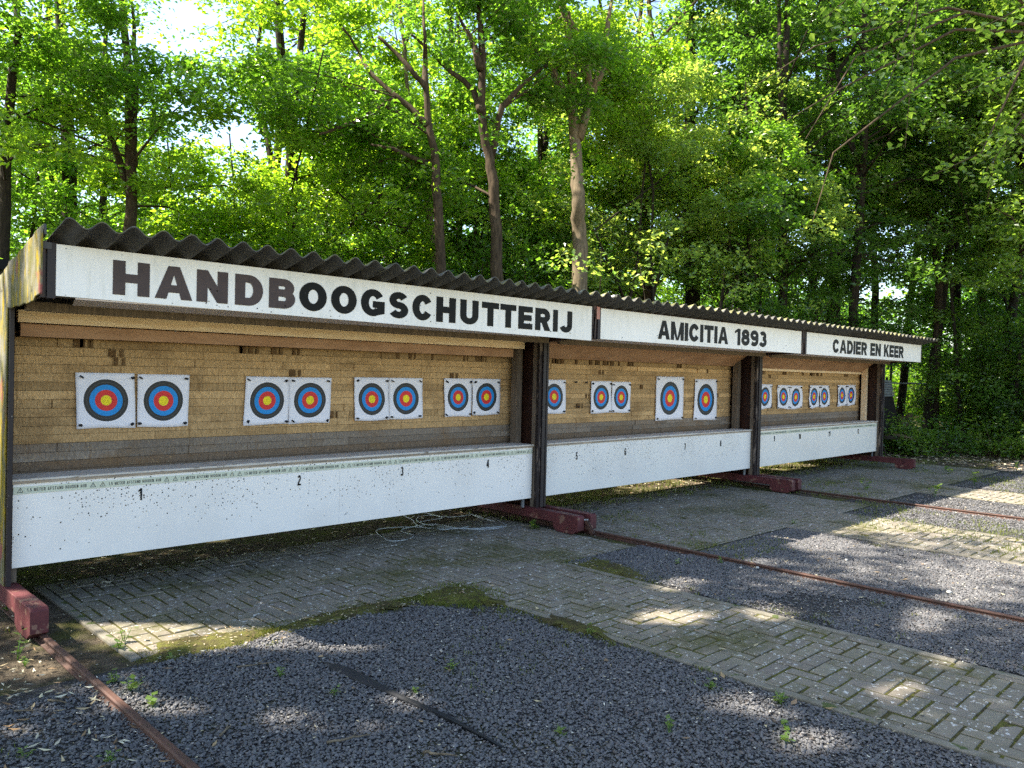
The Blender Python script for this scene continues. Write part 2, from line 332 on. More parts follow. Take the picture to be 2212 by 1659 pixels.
# ---------------------------------------------------------------- lettering drawn as strokes
def arc(cx, cy, rx, ry, a0, a1, n=20):
    return [(cx+rx*math.cos(math.radians(a0+(a1-a0)*i/n)), cy+ry*math.sin(math.radians(a0+(a1-a0)*i/n))) for i in range(n+1)]
def glyph(ch, a, b):
    """strokes in a unit box: ('p', polygon) or ('s', centre line); a = stem width, b = bar thickness"""
    l, r, o, t = a/2, 1-a/2, b/2, 1-b/2; S = []
    V = lambda x0, x1, y0=0, y1=1: S.append(('p', [(x0, y0), (x1, y0), (x1, y1), (x0, y1)]))
    P = lambda *p: S.append(('p', list(p))); L = lambda p: S.append(('s', p))
    if ch == 'H': V(0, a); V(1-a, 1); V(a, 1-a, .5-b/2, .5+b/2)
    elif ch == 'I': V(0, 1)
    elif ch == 'T': V(0, 1, 1-b, 1); V(.5-a/2, .5+a/2, 0, 1-b)
    elif ch == 'E': V(0, a); V(a, 1, 0, b); V(a, .93, .5-b/2, .5+b/2); V(a, 1, 1-b, 1)
    elif ch == 'F': V(0, a); V(a, .93, .48-b/2, .48+b/2); V(a, 1, 1-b, 1)
    elif ch == 'N': V(0, a); V(1-a, 1); P((0, 1), (1-a, 0), (1, 0), (a, 1))
    elif ch == 'M': V(0, a*.9); V(1-a*.9, 1); P((0, 1), (.5-a*.35, 0), (.5+a*.1, 0), (a, 1)); P((1, 1), (1-a, 1), (.5-a*.1, 0), (.5+a*.35, 0))
    elif ch == 'A': P((0, 0), (a, 0), (.5+a*.1, .86), (.5+a*.2, 1), (.5-a*.5, 1)); P((1, 0), (1-a, 0), (.5-a*.1, .86), (.5-a*.2, 1), (.5+a*.5, 1)); V(.22, .78, .2, .2+b*.9)
    elif ch == 'D': V(0, a); L([(a*.9, t), (.48, t)]+arc(.48, .5, r-.48, t-.5, 90, -90)+[(a*.9, o)])
    elif ch == 'B': V(0, a); L([(a*.9, t), (.55, t)]+arc(.55, (t+.52)/2, r-.59, (t-.52)/2, 90, -90)+[(a*.9, .52)]); L([(.5, .52)]+arc(.55, (.52+o)/2, r-.55, (.52-o)/2, 90, -90)+[(a*.9, o)])
    elif ch == 'P' or ch == 'R':
        V(0, a); L([(a*.9, t), (.55, t)]+arc(.55, (t+.48)/2, r-.57, (t-.48)/2, 90, -90)+[(a*.9, .48)])
        if ch == 'R': P((.38, .42), (.38+a*.95, .50), (1.02, 0), (1.02-a*1.12, 0))
    elif ch == 'K': V(0, a); P((a*.9, .28), (a*.9, .58), (1-a*1.1, 1), (.98, 1)); P((.32, .58), (.36+a*.7, .68), (1.02, 0), (1.0-a*1.15, 0))
    elif ch == 'O' or ch == '0': L(arc(.5, .5, .5-l, .5-o, 90, 450, 40))
    elif ch == 'C': L(arc(.5, .5, .5-l, .5-o, 30, 330, 34))
    elif ch == 'G': L(arc(.5, .5, .5-l, .5-o, 32, 312, 30)); V(.50, 1, .32, .32+b*.95); P((1-a*1.0, .32), (1, .32), (1, .12), (1-a*1.0, .04))
    elif ch == 'U': L([(l, 1), (l, .36)]+arc(.5, .36, .5-l, .36-o, 180, 360, 18)+[(r, .36), (r, 1)])
    elif ch == 'J': L([(r, 1), (r, .3)]+arc(.47, .32, r-.47, .32-o, 0, -165, 16))
    elif ch == 'S': L(arc(.5, (t+.5)/2, .46-l, (t-.5)/2, 22, 270, 20)+arc(.5, (.5+o)/2, .48-l, (.5-o)/2, 90, -158, 20))
    elif ch == '1': V(.5, .5+a); P((.06, .70), (.06, .84), (.55, 1), (.55, .82))
    elif ch == '2': L(arc(.5, .71, .46-l, .29-o, 165, -28, 18)+[(.30, .26), (l, b*.7)]); V(.0, .98, 0, b)
    elif ch == '3': L(arc(.48, (t+.52)/2, .44-l, (t-.52)/2, 155, -90, 18)); L(arc(.48, (.52+o)/2, .5-l, (.52-o)/2, 90, -160, 18))
    elif ch == '4': V(.56, .56+a); V(0, 1, .2, .2+b); P((0, .3), (a, .3), (.56+a*.6, 1), (.5, 1))
    elif ch == '5': V(.12, .94, 1-b, 1); V(.12, .12+a*.8, .45, 1-b); L(arc(.48, .33, .5-l, .33-o, 125, -160, 20))
    elif ch == '6': L(arc(.5, .32, .5-l, .32-o, 90, 450, 28)); L([(l, .34), (l, .62)]+arc(.52, .66, .52-l, .34-o, 180, 35, 12))
    elif ch == '7': V(0, 1, 1-b, 1); P((.2, 0), (.2+a, 0), (1, 1-b), (1-a*1.1, 1-b))
    elif ch == '8': L(arc(.5, (t+.53)/2, .45-l, (t-.53)/2, 90, 450, 26)); L(arc(.5, (.53+o)/2, .5-l, (.53-o)/2, 90, 450, 26))
    elif ch == '9': L(arc(.5, .68, .5-l, .32-o, 90, 450, 28)); L([(r, .66), (r, .38)]+arc(.48, .34, .52-l, .34-o, 0, -145, 12))
    elif ch == ',': V(.2, .8, 0, .18); P((.45, 0), (.8, 0), (.35, -.16), (.2, -.12))
    return S
def write(mb, ch, x0, x1, z0, z1, y, stem, bar, mi=0, dep=.002):
    W, H = x1-x0, z1-z0; a, b = stem/W, bar/H
    for si, (kind, pts) in enumerate(glyph(ch, a, b)):
        yy = y-.0003*si
        if kind == 'p':
            q = [(x0+p*W, z0+r_*H) for p, r_ in pts]; n = len(q)
            mb.poly([(p, yy-dep, r_) for p, r_ in q]+[(p, yy, r_) for p, r_ in q],
                    [tuple(range(n)), tuple(range(n, 2*n))[::-1]]+[(i, n+i, n+(i+1) % n, (i+1) % n) for i in range(n)], mi)
        else:
            N = len(pts); closed = (abs(pts[0][0]-pts[-1][0])+abs(pts[0][1]-pts[-1][1])) < 1e-6
            q = [(x0+p*W, z0+r_*H) for p, r_ in pts]; outer = []; inner = []
            for i in range(N):
                i0, i1 = (i-1, i+1); 
                if closed: i0 = (i-1) if i > 0 else N-2; i1 = (i+1) if i < N-1 else 1
                i0 = max(i0, 0); i1 = min(i1, N-1)
                dx, dz = q[i1][0]-q[i0][0], q[i1][1]-q[i0][1]; d = math.hypot(dx, dz) or 1; nx, nz = -dz/d, dx/d
                outer.append((q[i][0]+nx*stem/2, q[i][1]+nz*bar/2)); inner.append((q[i][0]-nx*stem/2, q[i][1]-nz*bar/2))
            P = [(p, yy-dep, z) for p, z in outer]+[(p, yy-dep, z) for p, z in inner]
            mb.poly(P, [(i, i+1, N+i+1, N+i) for i in range(N-1)], mi)
def text_line(mb, s, x0, x1, z0, z1, y, stem, bar, gap=.12, space=.5, mi=0):
    wd = {'I': stem, ',': .35, '1': .6, 'J': .85, 'M': 1.25}
    H = z1-z0; tot = 0; adv = []
    for c in s:
        wv = space if c == ' ' else 1.0
        adv.append((c, wv)); 
    fixed = sum(stem for c in s if c == 'I'); units = sum(space if c == ' ' else wd.get(c, 1.0) for c in s if c != 'I')
    n = len(s)-1; cw = (x1-x0-fixed)/(units+gap*n); x = x0
    for c in s:
        ww = stem if c == 'I' else cw*(space if c == ' ' else wd.get(c, 1.0))
        if c != ' ': write(mb, c, x, x+ww, z0, z1, y, min(stem, ww), bar, mi)
        x += ww+gap*cw
    return mb

# ---------------------------------------------------------------- the setting
def sheet(name, polys, mat, z, kind='structure', sub=0):
    mb = MB()
    for p in polys: mb.poly([(x, y, z) for x, y in p], [tuple(range(len(p)))])
    o = mb.build(name, mat); tag(o, None, None, None, kind); return o
rect = lambda x0, x1, y0, y1: [(x0, y0), (x1, y0), (x1, y1), (x0, y1)]
g = sheet('ground', [rect(-120, 260, -120, 260)], 'soil', 0)
sheet('gravel_ground', [rect(-2.5, 20, -3, 4.35)], 'gravel_bed', .004)
k = NT('field_grass'); k.col(k.mix(k.ramp(k.noise(.7, 6), [(.4, 0.0), (.6, 1.0)]), (.30, .27, .13), (.38, .34, .20))).rough(1, .1); M['field'] = k.m
sheet('field', [rect(-60, 80, -90, -2.6)], 'field', .006)
# bright field beyond the trees, a low rise
mb = MB(); n = 12
P = [(40+i*14, 8+j*7, .3+.05*(i*14)*.2+.25*math.sin(i*.9+j)) for i in range(n) for j in range(n)]
F = [(i*n+j, (i+1)*n+j, (i+1)*n+j+1, i*n+j+1) for i in range(n-1) for j in range(n-1)]
k = NT('meadow_grass'); k.col(k.mix(k.ramp(k.noise(.9, 6), [(.4, 0.0), (.6, 1.0)]), (.13, .17, .03), (.24, .24, .07))).rough(1, .1); M['meadow'] = k.m
md = mb.poly(P, F).build('meadow', 'meadow', smooth=True); tag(md, None, None, None, 'structure')

# herringbone brick paving: real bricks
areas = [(1.62, 6.0, 4.42, 6.32), (6.30, 10.42, 3.95, 6.32), (10.75, 16.5, 4.0, 6.3), (3.86, 4.97, -1.6, 4.42), (8.15, 9.45, -1.0, 3.95), (12.2, 13.4, 0, 4.0)]
def in_area(x, y): return any(a <= x <= b and c <= y <= d for a, b, c, d in areas)
BW = .1; V = []; F = []; Cc = []
for cx in range(14, 170):
    for cy in range(-18, 66):
        s_ = (cx-cy) % 4
        if s_ == 0: x0, y0, x1, y1 = cx, cy, cx+2, cy+1
        elif s_ == 3: x0, y0, x1, y1 = cx, cy, cx+1, cy+2
        else: continue
        x0, x1, y0, y1 = x0*BW, x1*BW, y0*BW, y1*BW
        ov = []
        for a_ in areas:
            ix0, ix1, iy0, iy1 = max(x0, a_[0]), min(x1, a_[1]), max(y0, a_[2]), min(y1, a_[3])
            if ix1-ix0 > .018 and iy1-iy0 > .018: ov.append((ix0, ix1, iy0, iy1))
        if not ov: continue
        x0, x1, y0, y1 = min(o_[0] for o_ in ov), max(o_[1] for o_ in ov), min(o_[2] for o_ in ov), max(o_[3] for o_ in ov)
        g_ = random.uniform(.004, .0105); zt = .013+random.uniform(-.0035, .0035); tl = np.random.default_rng(cx*999+cy).uniform(-.003, .003, 4); bv = .004
        b = len(V)
        for (px, py) in ((x0+g_, y0+g_), (x1-g_, y0+g_), (x1-g_, y1-g_), (x0+g_, y1-g_)): V.append((px, py, -.01))
        for i, (px, py) in enumerate(((x0+g_, y0+g_), (x1-g_, y0+g_), (x1-g_, y1-g_), (x0+g_, y1-g_))): V.append((px, py, zt-bv+tl[i]))
        h_ = g_+bv
        for i, (px, py) in enumerate(((x0+h_, y0+h_), (x1-h_, y0+h_), (x1-h_, y1-h_), (x0+h_, y1-h_))): V.append((px, py, zt+tl[i]))
        fs = [(8, 9, 10, 11)]+[(i, (i+1) % 4, 4+(i+1) % 4, 4+i) for i in range(4)]+[(4+i, 4+(i+1) % 4, 8+(i+1) % 4, 8+i) for i in range(4)]
        v_ = random.uniform(.8, 1.15); c_ = np.array((.175, .152, .116))*v_*np.array((1, random.uniform(.95, 1.03), random.uniform(.88, 1.05)))
        for f in fs: F.append([b+i for i in f]); Cc.append(c_)
pav = link('brick_paving', mesh_np('brick_paving', V, F, ['brick'], col=np.array(Cc))); tag(pav, None, None, None, 'structure')
sheet('moss_joints', [rect(a, b, c, d) for a, b, c, d in areas], 'moss', .0075)
def kerb(name, segs):
    mb = MB()
    for (x0, y0, x1, y1) in segs:
        L_ = max(x1-x0, y1-y0); n = max(1, round(L_/1.0)); lng = x1-x0 > y1-y0
        for i in range(n):
            t0, t1 = i/n, (i+1)/n; e = .003; dz = random.uniform(-.003, .003)
            if lng: mb.box((x0+(x1-x0)*t0+e, y0, -.02), (x0+(x1-x0)*t1-e, y1, .016+dz))
            else: mb.box((x0, y0+(y1-y0)*t0+e, -.02), (x1, y0+(y1-y0)*t1-e, .016+dz))
    o = mb.build(name, 'concrete', bevel=.006); tag(o, None, None, None, 'structure')
kerb('concrete_edging', [(3.80, -1.6, 3.855, 4.36), (4.975, -1.6, 5.03, 4.40), (8.09, -1, 8.145, 3.9), (9.455, -1, 9.51, 3.9), (1.56, 4.42, 1.615, 6.3)])

def patch(name, pts, z=.0185, mat='moss'):
    mb = MB(); r = random.Random(len(pts)*7); n = len(pts); c = (sum(p[0] for p in pts)/n, sum(p[1] for p in pts)/n); ring = []
    for i in range(n):
        p, q = pts[i], pts[(i+1) % n]; m = max(1, int(math.hypot(q[0]-p[0], q[1]-p[1])/.05))
        for k_ in range(m): ring.append((p[0]+(q[0]-p[0])*k_/m+r.gauss(0, .016), p[1]+(q[1]-p[1])*k_/m+r.gauss(0, .016)))
    nn = len(ring); inn = [(c[0]+(x-c[0])*.8, c[1]+(y-c[1])*.8) for x, y in ring]
    mb.poly([(x, y, z-.015) for x, y in ring]+[(x, y, z+r.uniform(-.003, .004)) for x, y in inn]+[(c[0], c[1], z+.004)], [(i, (i+1) % nn, nn+(i+1) % nn, nn+i) for i in range(nn)]+[(nn+i, nn+(i+1) % nn, 2*nn) for i in range(nn)])
    o = mb.build(name, mat, smooth=True); tag(o, None, None, None, 'structure')
patch('moss_border', [(3.40, 4.24), (3.5, 4.42), (3.74, 4.47), (3.93, 4.42), (3.96, 4.25), (3.88, 4.1), (3.84, 3.8), (3.76, 3.82), (3.66, 4.05)])
patch('moss_border', [(2.35, 4.28), (2.45, 4.44), (2.9, 4.47), (3.3, 4.46), (3.36, 4.24), (2.9, 4.30)])
patch('moss_border', [(1.62, 4.36), (1.75, 4.62), (2.1, 4.55), (2.35, 4.44), (2.2, 4.3), (1.8, 4.30)])
patch('moss_border', [(3.74, 3.2), (3.74, 3.5), (3.88, 3.55), (3.9, 3.1), (3.82, 2.9)])
patch('moss_border', [(5.0, 3.7), (5.0, 4.3), (5.4, 4.42), (5.35, 4.0), (5.15, 3.6)])
# ---------------------------------------------------------------- slate gravel: loose stones, nobody could count them
def fbm(x, y, s, seed=0):
    r = np.random.default_rng(seed); out = 0
    for o_ in range(4):
        a = r.uniform(0, 6.28, 3); k1 = r.normal(0, 1, (3, 2)); k1 /= np.linalg.norm(k1, axis=1)[:, None]
        for j in range(3): out = out+np.sin((k1[j, 0]*x+k1[j, 1]*y)*s*(2**o_)+a[j])/(2**o_)
    return out/3
def in_gravel(x, y):
    ok = (y < 4.40-.16*np.clip(fbm(x, y, 3.1, 41)+.5, 0, 1.2)*(x < 3.9)-.10*(x > 3)*(x < 3.9)) & ~(np.hypot((x-3.76)/.5, (y-4.25)/.30) < 1+.4*fbm(x, y, 6, 42)) & ~((x > 3.78) & (x < 5.05)) & ~((x > 8.07) & (x < 9.53)) & ~((x > 12.1) & (x < 13.5))
    ok &= ~((x > 6.1) & (y > 3.9))
    return ok
def in_view(x, y, mar=.6):
    px, pz = x, y; d = RW.T @ np.stack([x, y, np.full_like(x, -EYE)]); u = d[0]/np.maximum(d[2], .1)*FPX+CX; v = d[1]/np.maximum(d[2], .1)*FPX+CY
    mg = mar*FPX/np.maximum(d[2], .5)
    return (d[2] > .5) & (u > -mg) & (u < 2212+mg) & (v < 1659+mg)
def scatter(n, x0, x1, y0, y1):
    x = rng.uniform(x0, x1, n); y = rng.uniform(y0, y1, n); return x, y
def stones(x, y, size, cols, zb=.006, flat=.6):
    n = len(x); base = np.array([(1, 0, 0), (0, 1, 0), (-1, 0, 0), (0, -1, 0), (.15, .1, 1), (-.1, -.1, -1)], float)
    T = np.array([(0,1,4),(1,2,4),(2,3,4),(3,0,4),(1,0,5),(2,1,5),(3,2,5),(0,3,5)])
    P = base[None]*rng.uniform(.6, 1.25, (n, 6, 1))*size[:, None, None]; P[:, :, 2] *= flat
    th = rng.uniform(0, 6.28, n); tl = rng.normal(0, .45, n)
    c, s_ = np.cos(tl)[:, None], np.sin(tl)[:, None]; P[:, :, 1], P[:, :, 2] = P[:, :, 1]*c-P[:, :, 2]*s_, P[:, :, 1]*s_+P[:, :, 2]*c
    c, s_ = np.cos(th)[:, None], np.sin(th)[:, None]; P[:, :, 0], P[:, :, 1] = P[:, :, 0]*c-P[:, :, 1]*s_, P[:, :, 0]*s_+P[:, :, 1]*c
    P[:, :, 0] += x[:, None]; P[:, :, 1] += y[:, None]; P[:, :, 2] += (zb+rng.uniform(0, .010, n))[:, None]
    Fx = (T[None]+6*np.arange(n)[:, None, None]).reshape(-1, 3)
    return P.reshape(-1, 3), Fx, np.repeat(cols, 8, axis=0)
X, Y_ = scatter(310000, -.8, 8.2, .2, 4.42); X2, Y2 = scatter(110000, 5, 17, -.5, 4.3); X = np.r_[X, X2]; Y_ = np.r_[Y_, Y2]
dist = np.hypot(X, Y_)
edge = np.minimum.reduce([np.abs(4.38-Y_), np.abs(X-3.78), np.abs(X-5.05), np.abs(X-8.07), np.abs(X-9.53)])
bare = fbm(X, Y_, 2.1, 3)+.45*fbm(X, Y_, 7, 5) > (.75-.9*np.exp(-edge/.10))
left = (X < 1.2) & (fbm(X, Y_, 3.3, 9) > .15)
keep = in_gravel(X, Y_) & in_view(X, Y_) & ~(bare & (rng.uniform(0, 1, len(X)) < .88)) & ~(left & (rng.uniform(0, 1, len(X)) < .4))
X, Y_, dist = X[keep], Y_[keep], dist[keep]
tone = rng.uniform(.55, 1.35, len(X))[:, None]*np.array((.108, .105, .104)); wh = rng.uniform(0, 1, len(X)) < .012
tone[wh] = (.34, .31, .27); br = rng.uniform(0, 1, len(X)) < .05; tone[br] = (.10, .075, .06)
Vv, Fv, Cv = stones(X, Y_, np.clip(rng.lognormal(-4.98, .30, len(X)), .0035, .015)*(1+.035*dist), tone)
tag(link('slate_gravel', mesh_np('slate_gravel', Vv, Fv, ['gravel'], col=Cv)), 'dark slate chippings spread over the ground between the brick paths', 'gravel', None, 'stuff')


# litter: dry leaves, petals, twigs, straw bits
def flakes(x, y, L_, W_, cols, z=.016, tilt=.35):
    n = len(x); q = np.array([(-1, 0, 0), (0, -1, 0), (1, 0, 0), (0, 1, 0)], float)[None]*np.stack([L_, W_, W_*.5], 1)[:, None, :]
    q = np.broadcast_to(q, (n, 4, 3)).copy(); q[:, 0, 2] += L_*rng.uniform(-.3, .5, n); q[:, 2, 2] += L_*rng.uniform(-.3, .5, n)
    th = rng.uniform(0, 6.28, n); c, s_ = np.cos(th)[:, None], np.sin(th)[:, None]
    q[:, :, 0], q[:, :, 1] = q[:, :, 0]*c-q[:, :, 1]*s_, q[:, :, 0]*s_+q[:, :, 1]*c
    q[:, :, 0] += x[:, None]; q[:, :, 1] += y[:, None]; q[:, :, 2] += z
    return q.reshape(-1, 3), np.arange(4*n).reshape(-1, 4), cols
parts = []
def add_flakes(n, box, L0, L1, asp, palette, z=.02, cond=None):
    x, y = scatter(n, *box); k_ = in_view(x, y)
    if cond is not None: k_ &= cond(x, y)
    x, y = x[k_], y[k_]; L_ = rng.uniform(L0, L1, len(x)); pal = np.array(palette); c = pal[rng.integers(0, len(pal), len(x))]*rng.uniform(.7, 1.2, (len(x), 1))
    parts.append(flakes(x, y, L_, L_*rng.uniform(asp*.6, asp*1.3, len(x)), c, z))
pal1 = [(.50, .46, .34), (.36, .28, .16), (.22, .14, .07), (.45, .40, .26), (.13, .08, .04)]
add_flakes(5200, (-1, 9, .4, 7), .004, .011, .35, [(.55, .52, .42), (.42, .36, .22), (.5, .48, .4)])
add_flakes(1900, (-1, 1.3, .4, 7), .01, .035, .25, pal1)
add_flakes(500, (1.6, 3.9, 4.15, 4.6), .004, .016, .3, pal1, .026)
add_flakes(5000, (1.3, 17, 5.9, 9.5), .010, .030, .55, pal1, .012)
add_flakes(6500, (15, 22, 1.5, 9), .015, .045, .6, [(.42, .34, .22), (.30, .22, .13), (.5, .43, .31), (.15, .10, .06)], .025, lambda x, y: (x > 16.3+.5*np.sin(y*1.7)))
add_flakes(1500, (5, 18, -.5, 4.5), .006, .018, .4, [(.5, .46, .36), (.36, .30, .18)])
add_flakes(130, (-1, 8, .4, 4.4), .014, .03, .45, [(.30, .21, .11), (.42, .36, .22), (.22, .15, .09)], .024)
Vv = []; Fv = []; Cv = []; b = 0
for v_, f_, c_ in parts: Vv.append(v_); Fv.append(f_+b); Cv.append(c_); b += len(v_)
tag(link('leaf_litter', mesh_np('leaf_litter', np.concatenate(Vv), np.concatenate(Fv), ['litter'], col=np.concatenate(Cv))), 'dry leaves, petals and straw bits littering the ground around the sheds', 'leaf litter', None, 'stuff')

# grass blades and moss tufts along the edges
def blades(x, y, h, cols, wid=.0022, lean=.5):
    n = len(x); th = rng.uniform(0, 6.28, n); ln = rng.uniform(.1, 1, n)*lean*h; wx, wy = np.cos(th+1.57)*wid, np.sin(th+1.57)*wid
    dx, dy = np.cos(th)*ln, np.sin(th)*ln
    P = np.zeros((n, 5, 3)); P[:, 0] = np.stack([x-wx, y-wy, x*0], 1); P[:, 1] = np.stack([x+wx, y+wy, x*0], 1)
    P[:, 2] = np.stack([x+dx*.4+wx*.8, y+dy*.4+wy*.8, h*.6], 1); P[:, 3] = np.stack([x+dx, y+dy, h], 1); P[:, 4] = np.stack([x+dx*.4-wx*.8, y+dy*.4-wy*.8, h*.6], 1)
    return P.reshape(-1, 3), np.arange(5*n).reshape(-1, 5), cols
bx = []; 
def tufts(n, cond, x0, x1, y0, y1, h0, h1, per=14, spread=.03, wid=.002, tone=((.10, .14, .03), (.20, .21, .06))):
    x, y = scatter(n, x0, x1, y0, y1); k_ = in_view(x, y) & cond(x, y); x, y = x[k_], y[k_]
    x = np.repeat(x, per)+rng.normal(0, spread, len(x)*per); y = np.repeat(y, per)+rng.normal(0, spread, len(y)*per)
    t = rng.uniform(0, 1, (len(x), 1)); c = np.array(tone[0])*(1-t)+np.array(tone[1])*t
    bx.append(blades(x, y, rng.uniform(h0, h1, len(x)), c, wid*(1+.06*np.hypot(x, y))))
band = lambda x, y: ((np.abs(y-4.28) < .16) & (x > 2.0) & (x < 3.8)) | ((np.abs(x-3.68) < .12) & (y < 4.4)) | ((np.abs(x-5.12) < .09) & (y < 4.3))
tufts(1000, lambda x, y: band(x, y) & (fbm(x, y, 5, 21) > -.1), 1.8, 5.3, 0, 4.5, .008, .035, 12, .02)
tufts(300, lambda x, y: (np.hypot(x-3.72, y-4.24) < .3), 3.2, 4.3, 3.8, 4.6, .010, .038, 16, .025, .002, ((.09, .12, .02), (.17, .19, .04)))
tufts(900, lambda x, y: (np.abs(y-4.40-.03*np.sin(x*9)) < .10), 1.6, 3.8, 4.2, 4.6, .006, .022, 16, .022, .0022, ((.09, .11, .025), (.19, .19, .06)))
tufts(260, lambda x, y: (np.abs(x-3.84) < .1), 3.7, 3.98, 2.6, 4.2, .006, .022, 16, .022, .0022, ((.09, .11, .025), (.19, .19, .06)))
tufts(300, lambda x, y: (np.abs(x-5.15) < .2), 4.95, 5.4, 3.5, 4.45, .006, .025, 14, .025, .0022, ((.09, .11, .025), (.19, .19, .06)))
tufts(700, lambda x, y: (fbm(x, y, 4, 22) > .55), -1, 1.3, .5, 6, .01, .04, 9, .03)
tufts(700, lambda x, y: (fbm(x, y, 3, 24) > .6) & in_gravel(x, y), 1.3, 8, .5, 4.3, .01, .04, 8, .03)
tufts(2600, lambda x, y: (fbm(x, y, 1.6, 27) > .35) & (y > 1.2), 6.3, 18, 1.0, 5.6, .012, .05, 10, .05, .0025)
tufts(900, lambda x, y: y > 5.9, 6, 16, 5.9, 8.5, .02, .07, 10, .05, .003)
Vv = []; Fv = []; Cv = []; b = 0
for v_, f_, c_ in bx: Vv.append(v_); Fv.append(f_+b); Cv.append(c_); b += len(v_)
tag(link('grass', mesh_np('grass', np.concatenate(Vv), np.concatenate(Fv), ['blade'], col=np.concatenate(Cv))), 'short grass and moss growing along the path edges and joints', 'grass', None, 'stuff')

# ---------------------------------------------------------------- the three rolling shelters
YF, YS, YW, YE = 5.70, 5.00, 6.05, 4.75       # front panel, sign, straw wall, roof edge
def wave_roof(parent, x0, x1, laps, name='roof'):
    """corrugated sheets, front edge high, falling to the back"""
    pitch = .166; amp = .025; th = .0065; ns = 10; slope = .236; yb = 7.05
    first = True
    edges = [x0]+laps+[x1]
    for si in range(len(edges)-1):
        a, b = edges[si], edges[si+1]+(.05 if si < len(edges)-2 else 0); n = int((b-a)/pitch*ns); xs = np.linspace(a, b, n+1)
        lift = .008 if si % 2 else 0.0
        zc = lambda x, y: 2.349+lift+(YE-y)*slope+amp*np.cos((x-x0-.02)/pitch*2*np.pi)
        ys = np.linspace(YE+random.uniform(-.012, .012), yb, 5)
        V = []; 
        for s_ in (0, 1):
            for y in ys:
                for x in xs: V.append((x, y, zc(x, y)-(th if s_ else 0)))
        nx, ny = len(xs), len(ys); F = []; C_ = []; idx = lambda s_, j, i: s_*nx*ny+j*nx+i
        for j in range(ny-1):
            for i in range(nx-1):
                F.append((idx(0,j,i), idx(0,j,i+1), idx(0,j+1,i+1), idx(0,j+1,i))); C_.append(1)
                F.append((idx(1,j,i), idx(1,j+1,i), idx(1,j+1,i+1), idx(1,j,i+1))); C_.append(0)
        for i in range(nx-1):
            F.append((idx(0,0,i), idx(1,0,i), idx(1,0,i+1), idx(0,0,i+1))); C_.append(.6)
            F.append((idx(0,ny-1,i), idx(0,ny-1,i+1), idx(1,ny-1,i+1), idx(1,ny-1,i))); C_.append(.6)
        for j in range(ny-1):
            for i, q in ((0, 0), (nx-1, 1)): F.append((idx(0,j,i), idx(0,j+1,i), idx(1,j+1,i), idx(1,j,i))); C_.append(.6)
        me = mesh_np(name, V, F, ['roof'], col=np.array(C_)[:, None]*np.ones(3), smooth=True)
        o = link('roof_sheet', me, parent); m = o.modifiers.new('edge', 'EDGE_SPLIT'); m.split_angle = math.radians(50)

def straw_wall(parent, x0, x1, zt, seed, light):
    r = random.Random(seed); mb = MB(); z0, rh = .80, .0582; rows = int(round((zt-z0)/rh)); rh = (zt-z0)/rows
    cb = np.array((.66, .425, .20))
    for k_ in range(rows):
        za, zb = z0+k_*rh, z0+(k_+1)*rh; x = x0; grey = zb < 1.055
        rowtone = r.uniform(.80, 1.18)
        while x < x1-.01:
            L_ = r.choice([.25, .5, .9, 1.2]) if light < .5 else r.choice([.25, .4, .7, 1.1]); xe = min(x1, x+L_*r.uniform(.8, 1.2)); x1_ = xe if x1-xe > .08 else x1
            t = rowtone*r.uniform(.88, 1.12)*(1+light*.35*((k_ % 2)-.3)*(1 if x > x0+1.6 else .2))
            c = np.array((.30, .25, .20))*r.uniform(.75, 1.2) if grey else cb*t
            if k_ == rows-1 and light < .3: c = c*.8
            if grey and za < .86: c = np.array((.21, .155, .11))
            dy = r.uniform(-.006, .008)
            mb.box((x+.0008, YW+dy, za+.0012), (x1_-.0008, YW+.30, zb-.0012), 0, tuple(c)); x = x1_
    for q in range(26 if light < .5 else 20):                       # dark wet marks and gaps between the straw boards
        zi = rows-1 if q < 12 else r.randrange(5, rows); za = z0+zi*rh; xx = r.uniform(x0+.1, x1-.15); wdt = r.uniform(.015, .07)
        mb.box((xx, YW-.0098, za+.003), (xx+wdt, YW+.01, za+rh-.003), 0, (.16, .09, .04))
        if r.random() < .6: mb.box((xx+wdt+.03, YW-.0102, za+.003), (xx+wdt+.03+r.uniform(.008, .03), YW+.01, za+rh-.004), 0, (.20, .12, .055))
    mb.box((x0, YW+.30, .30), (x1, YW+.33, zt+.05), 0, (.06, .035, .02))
    return mb.build('straw_wall', 'straw', parent)

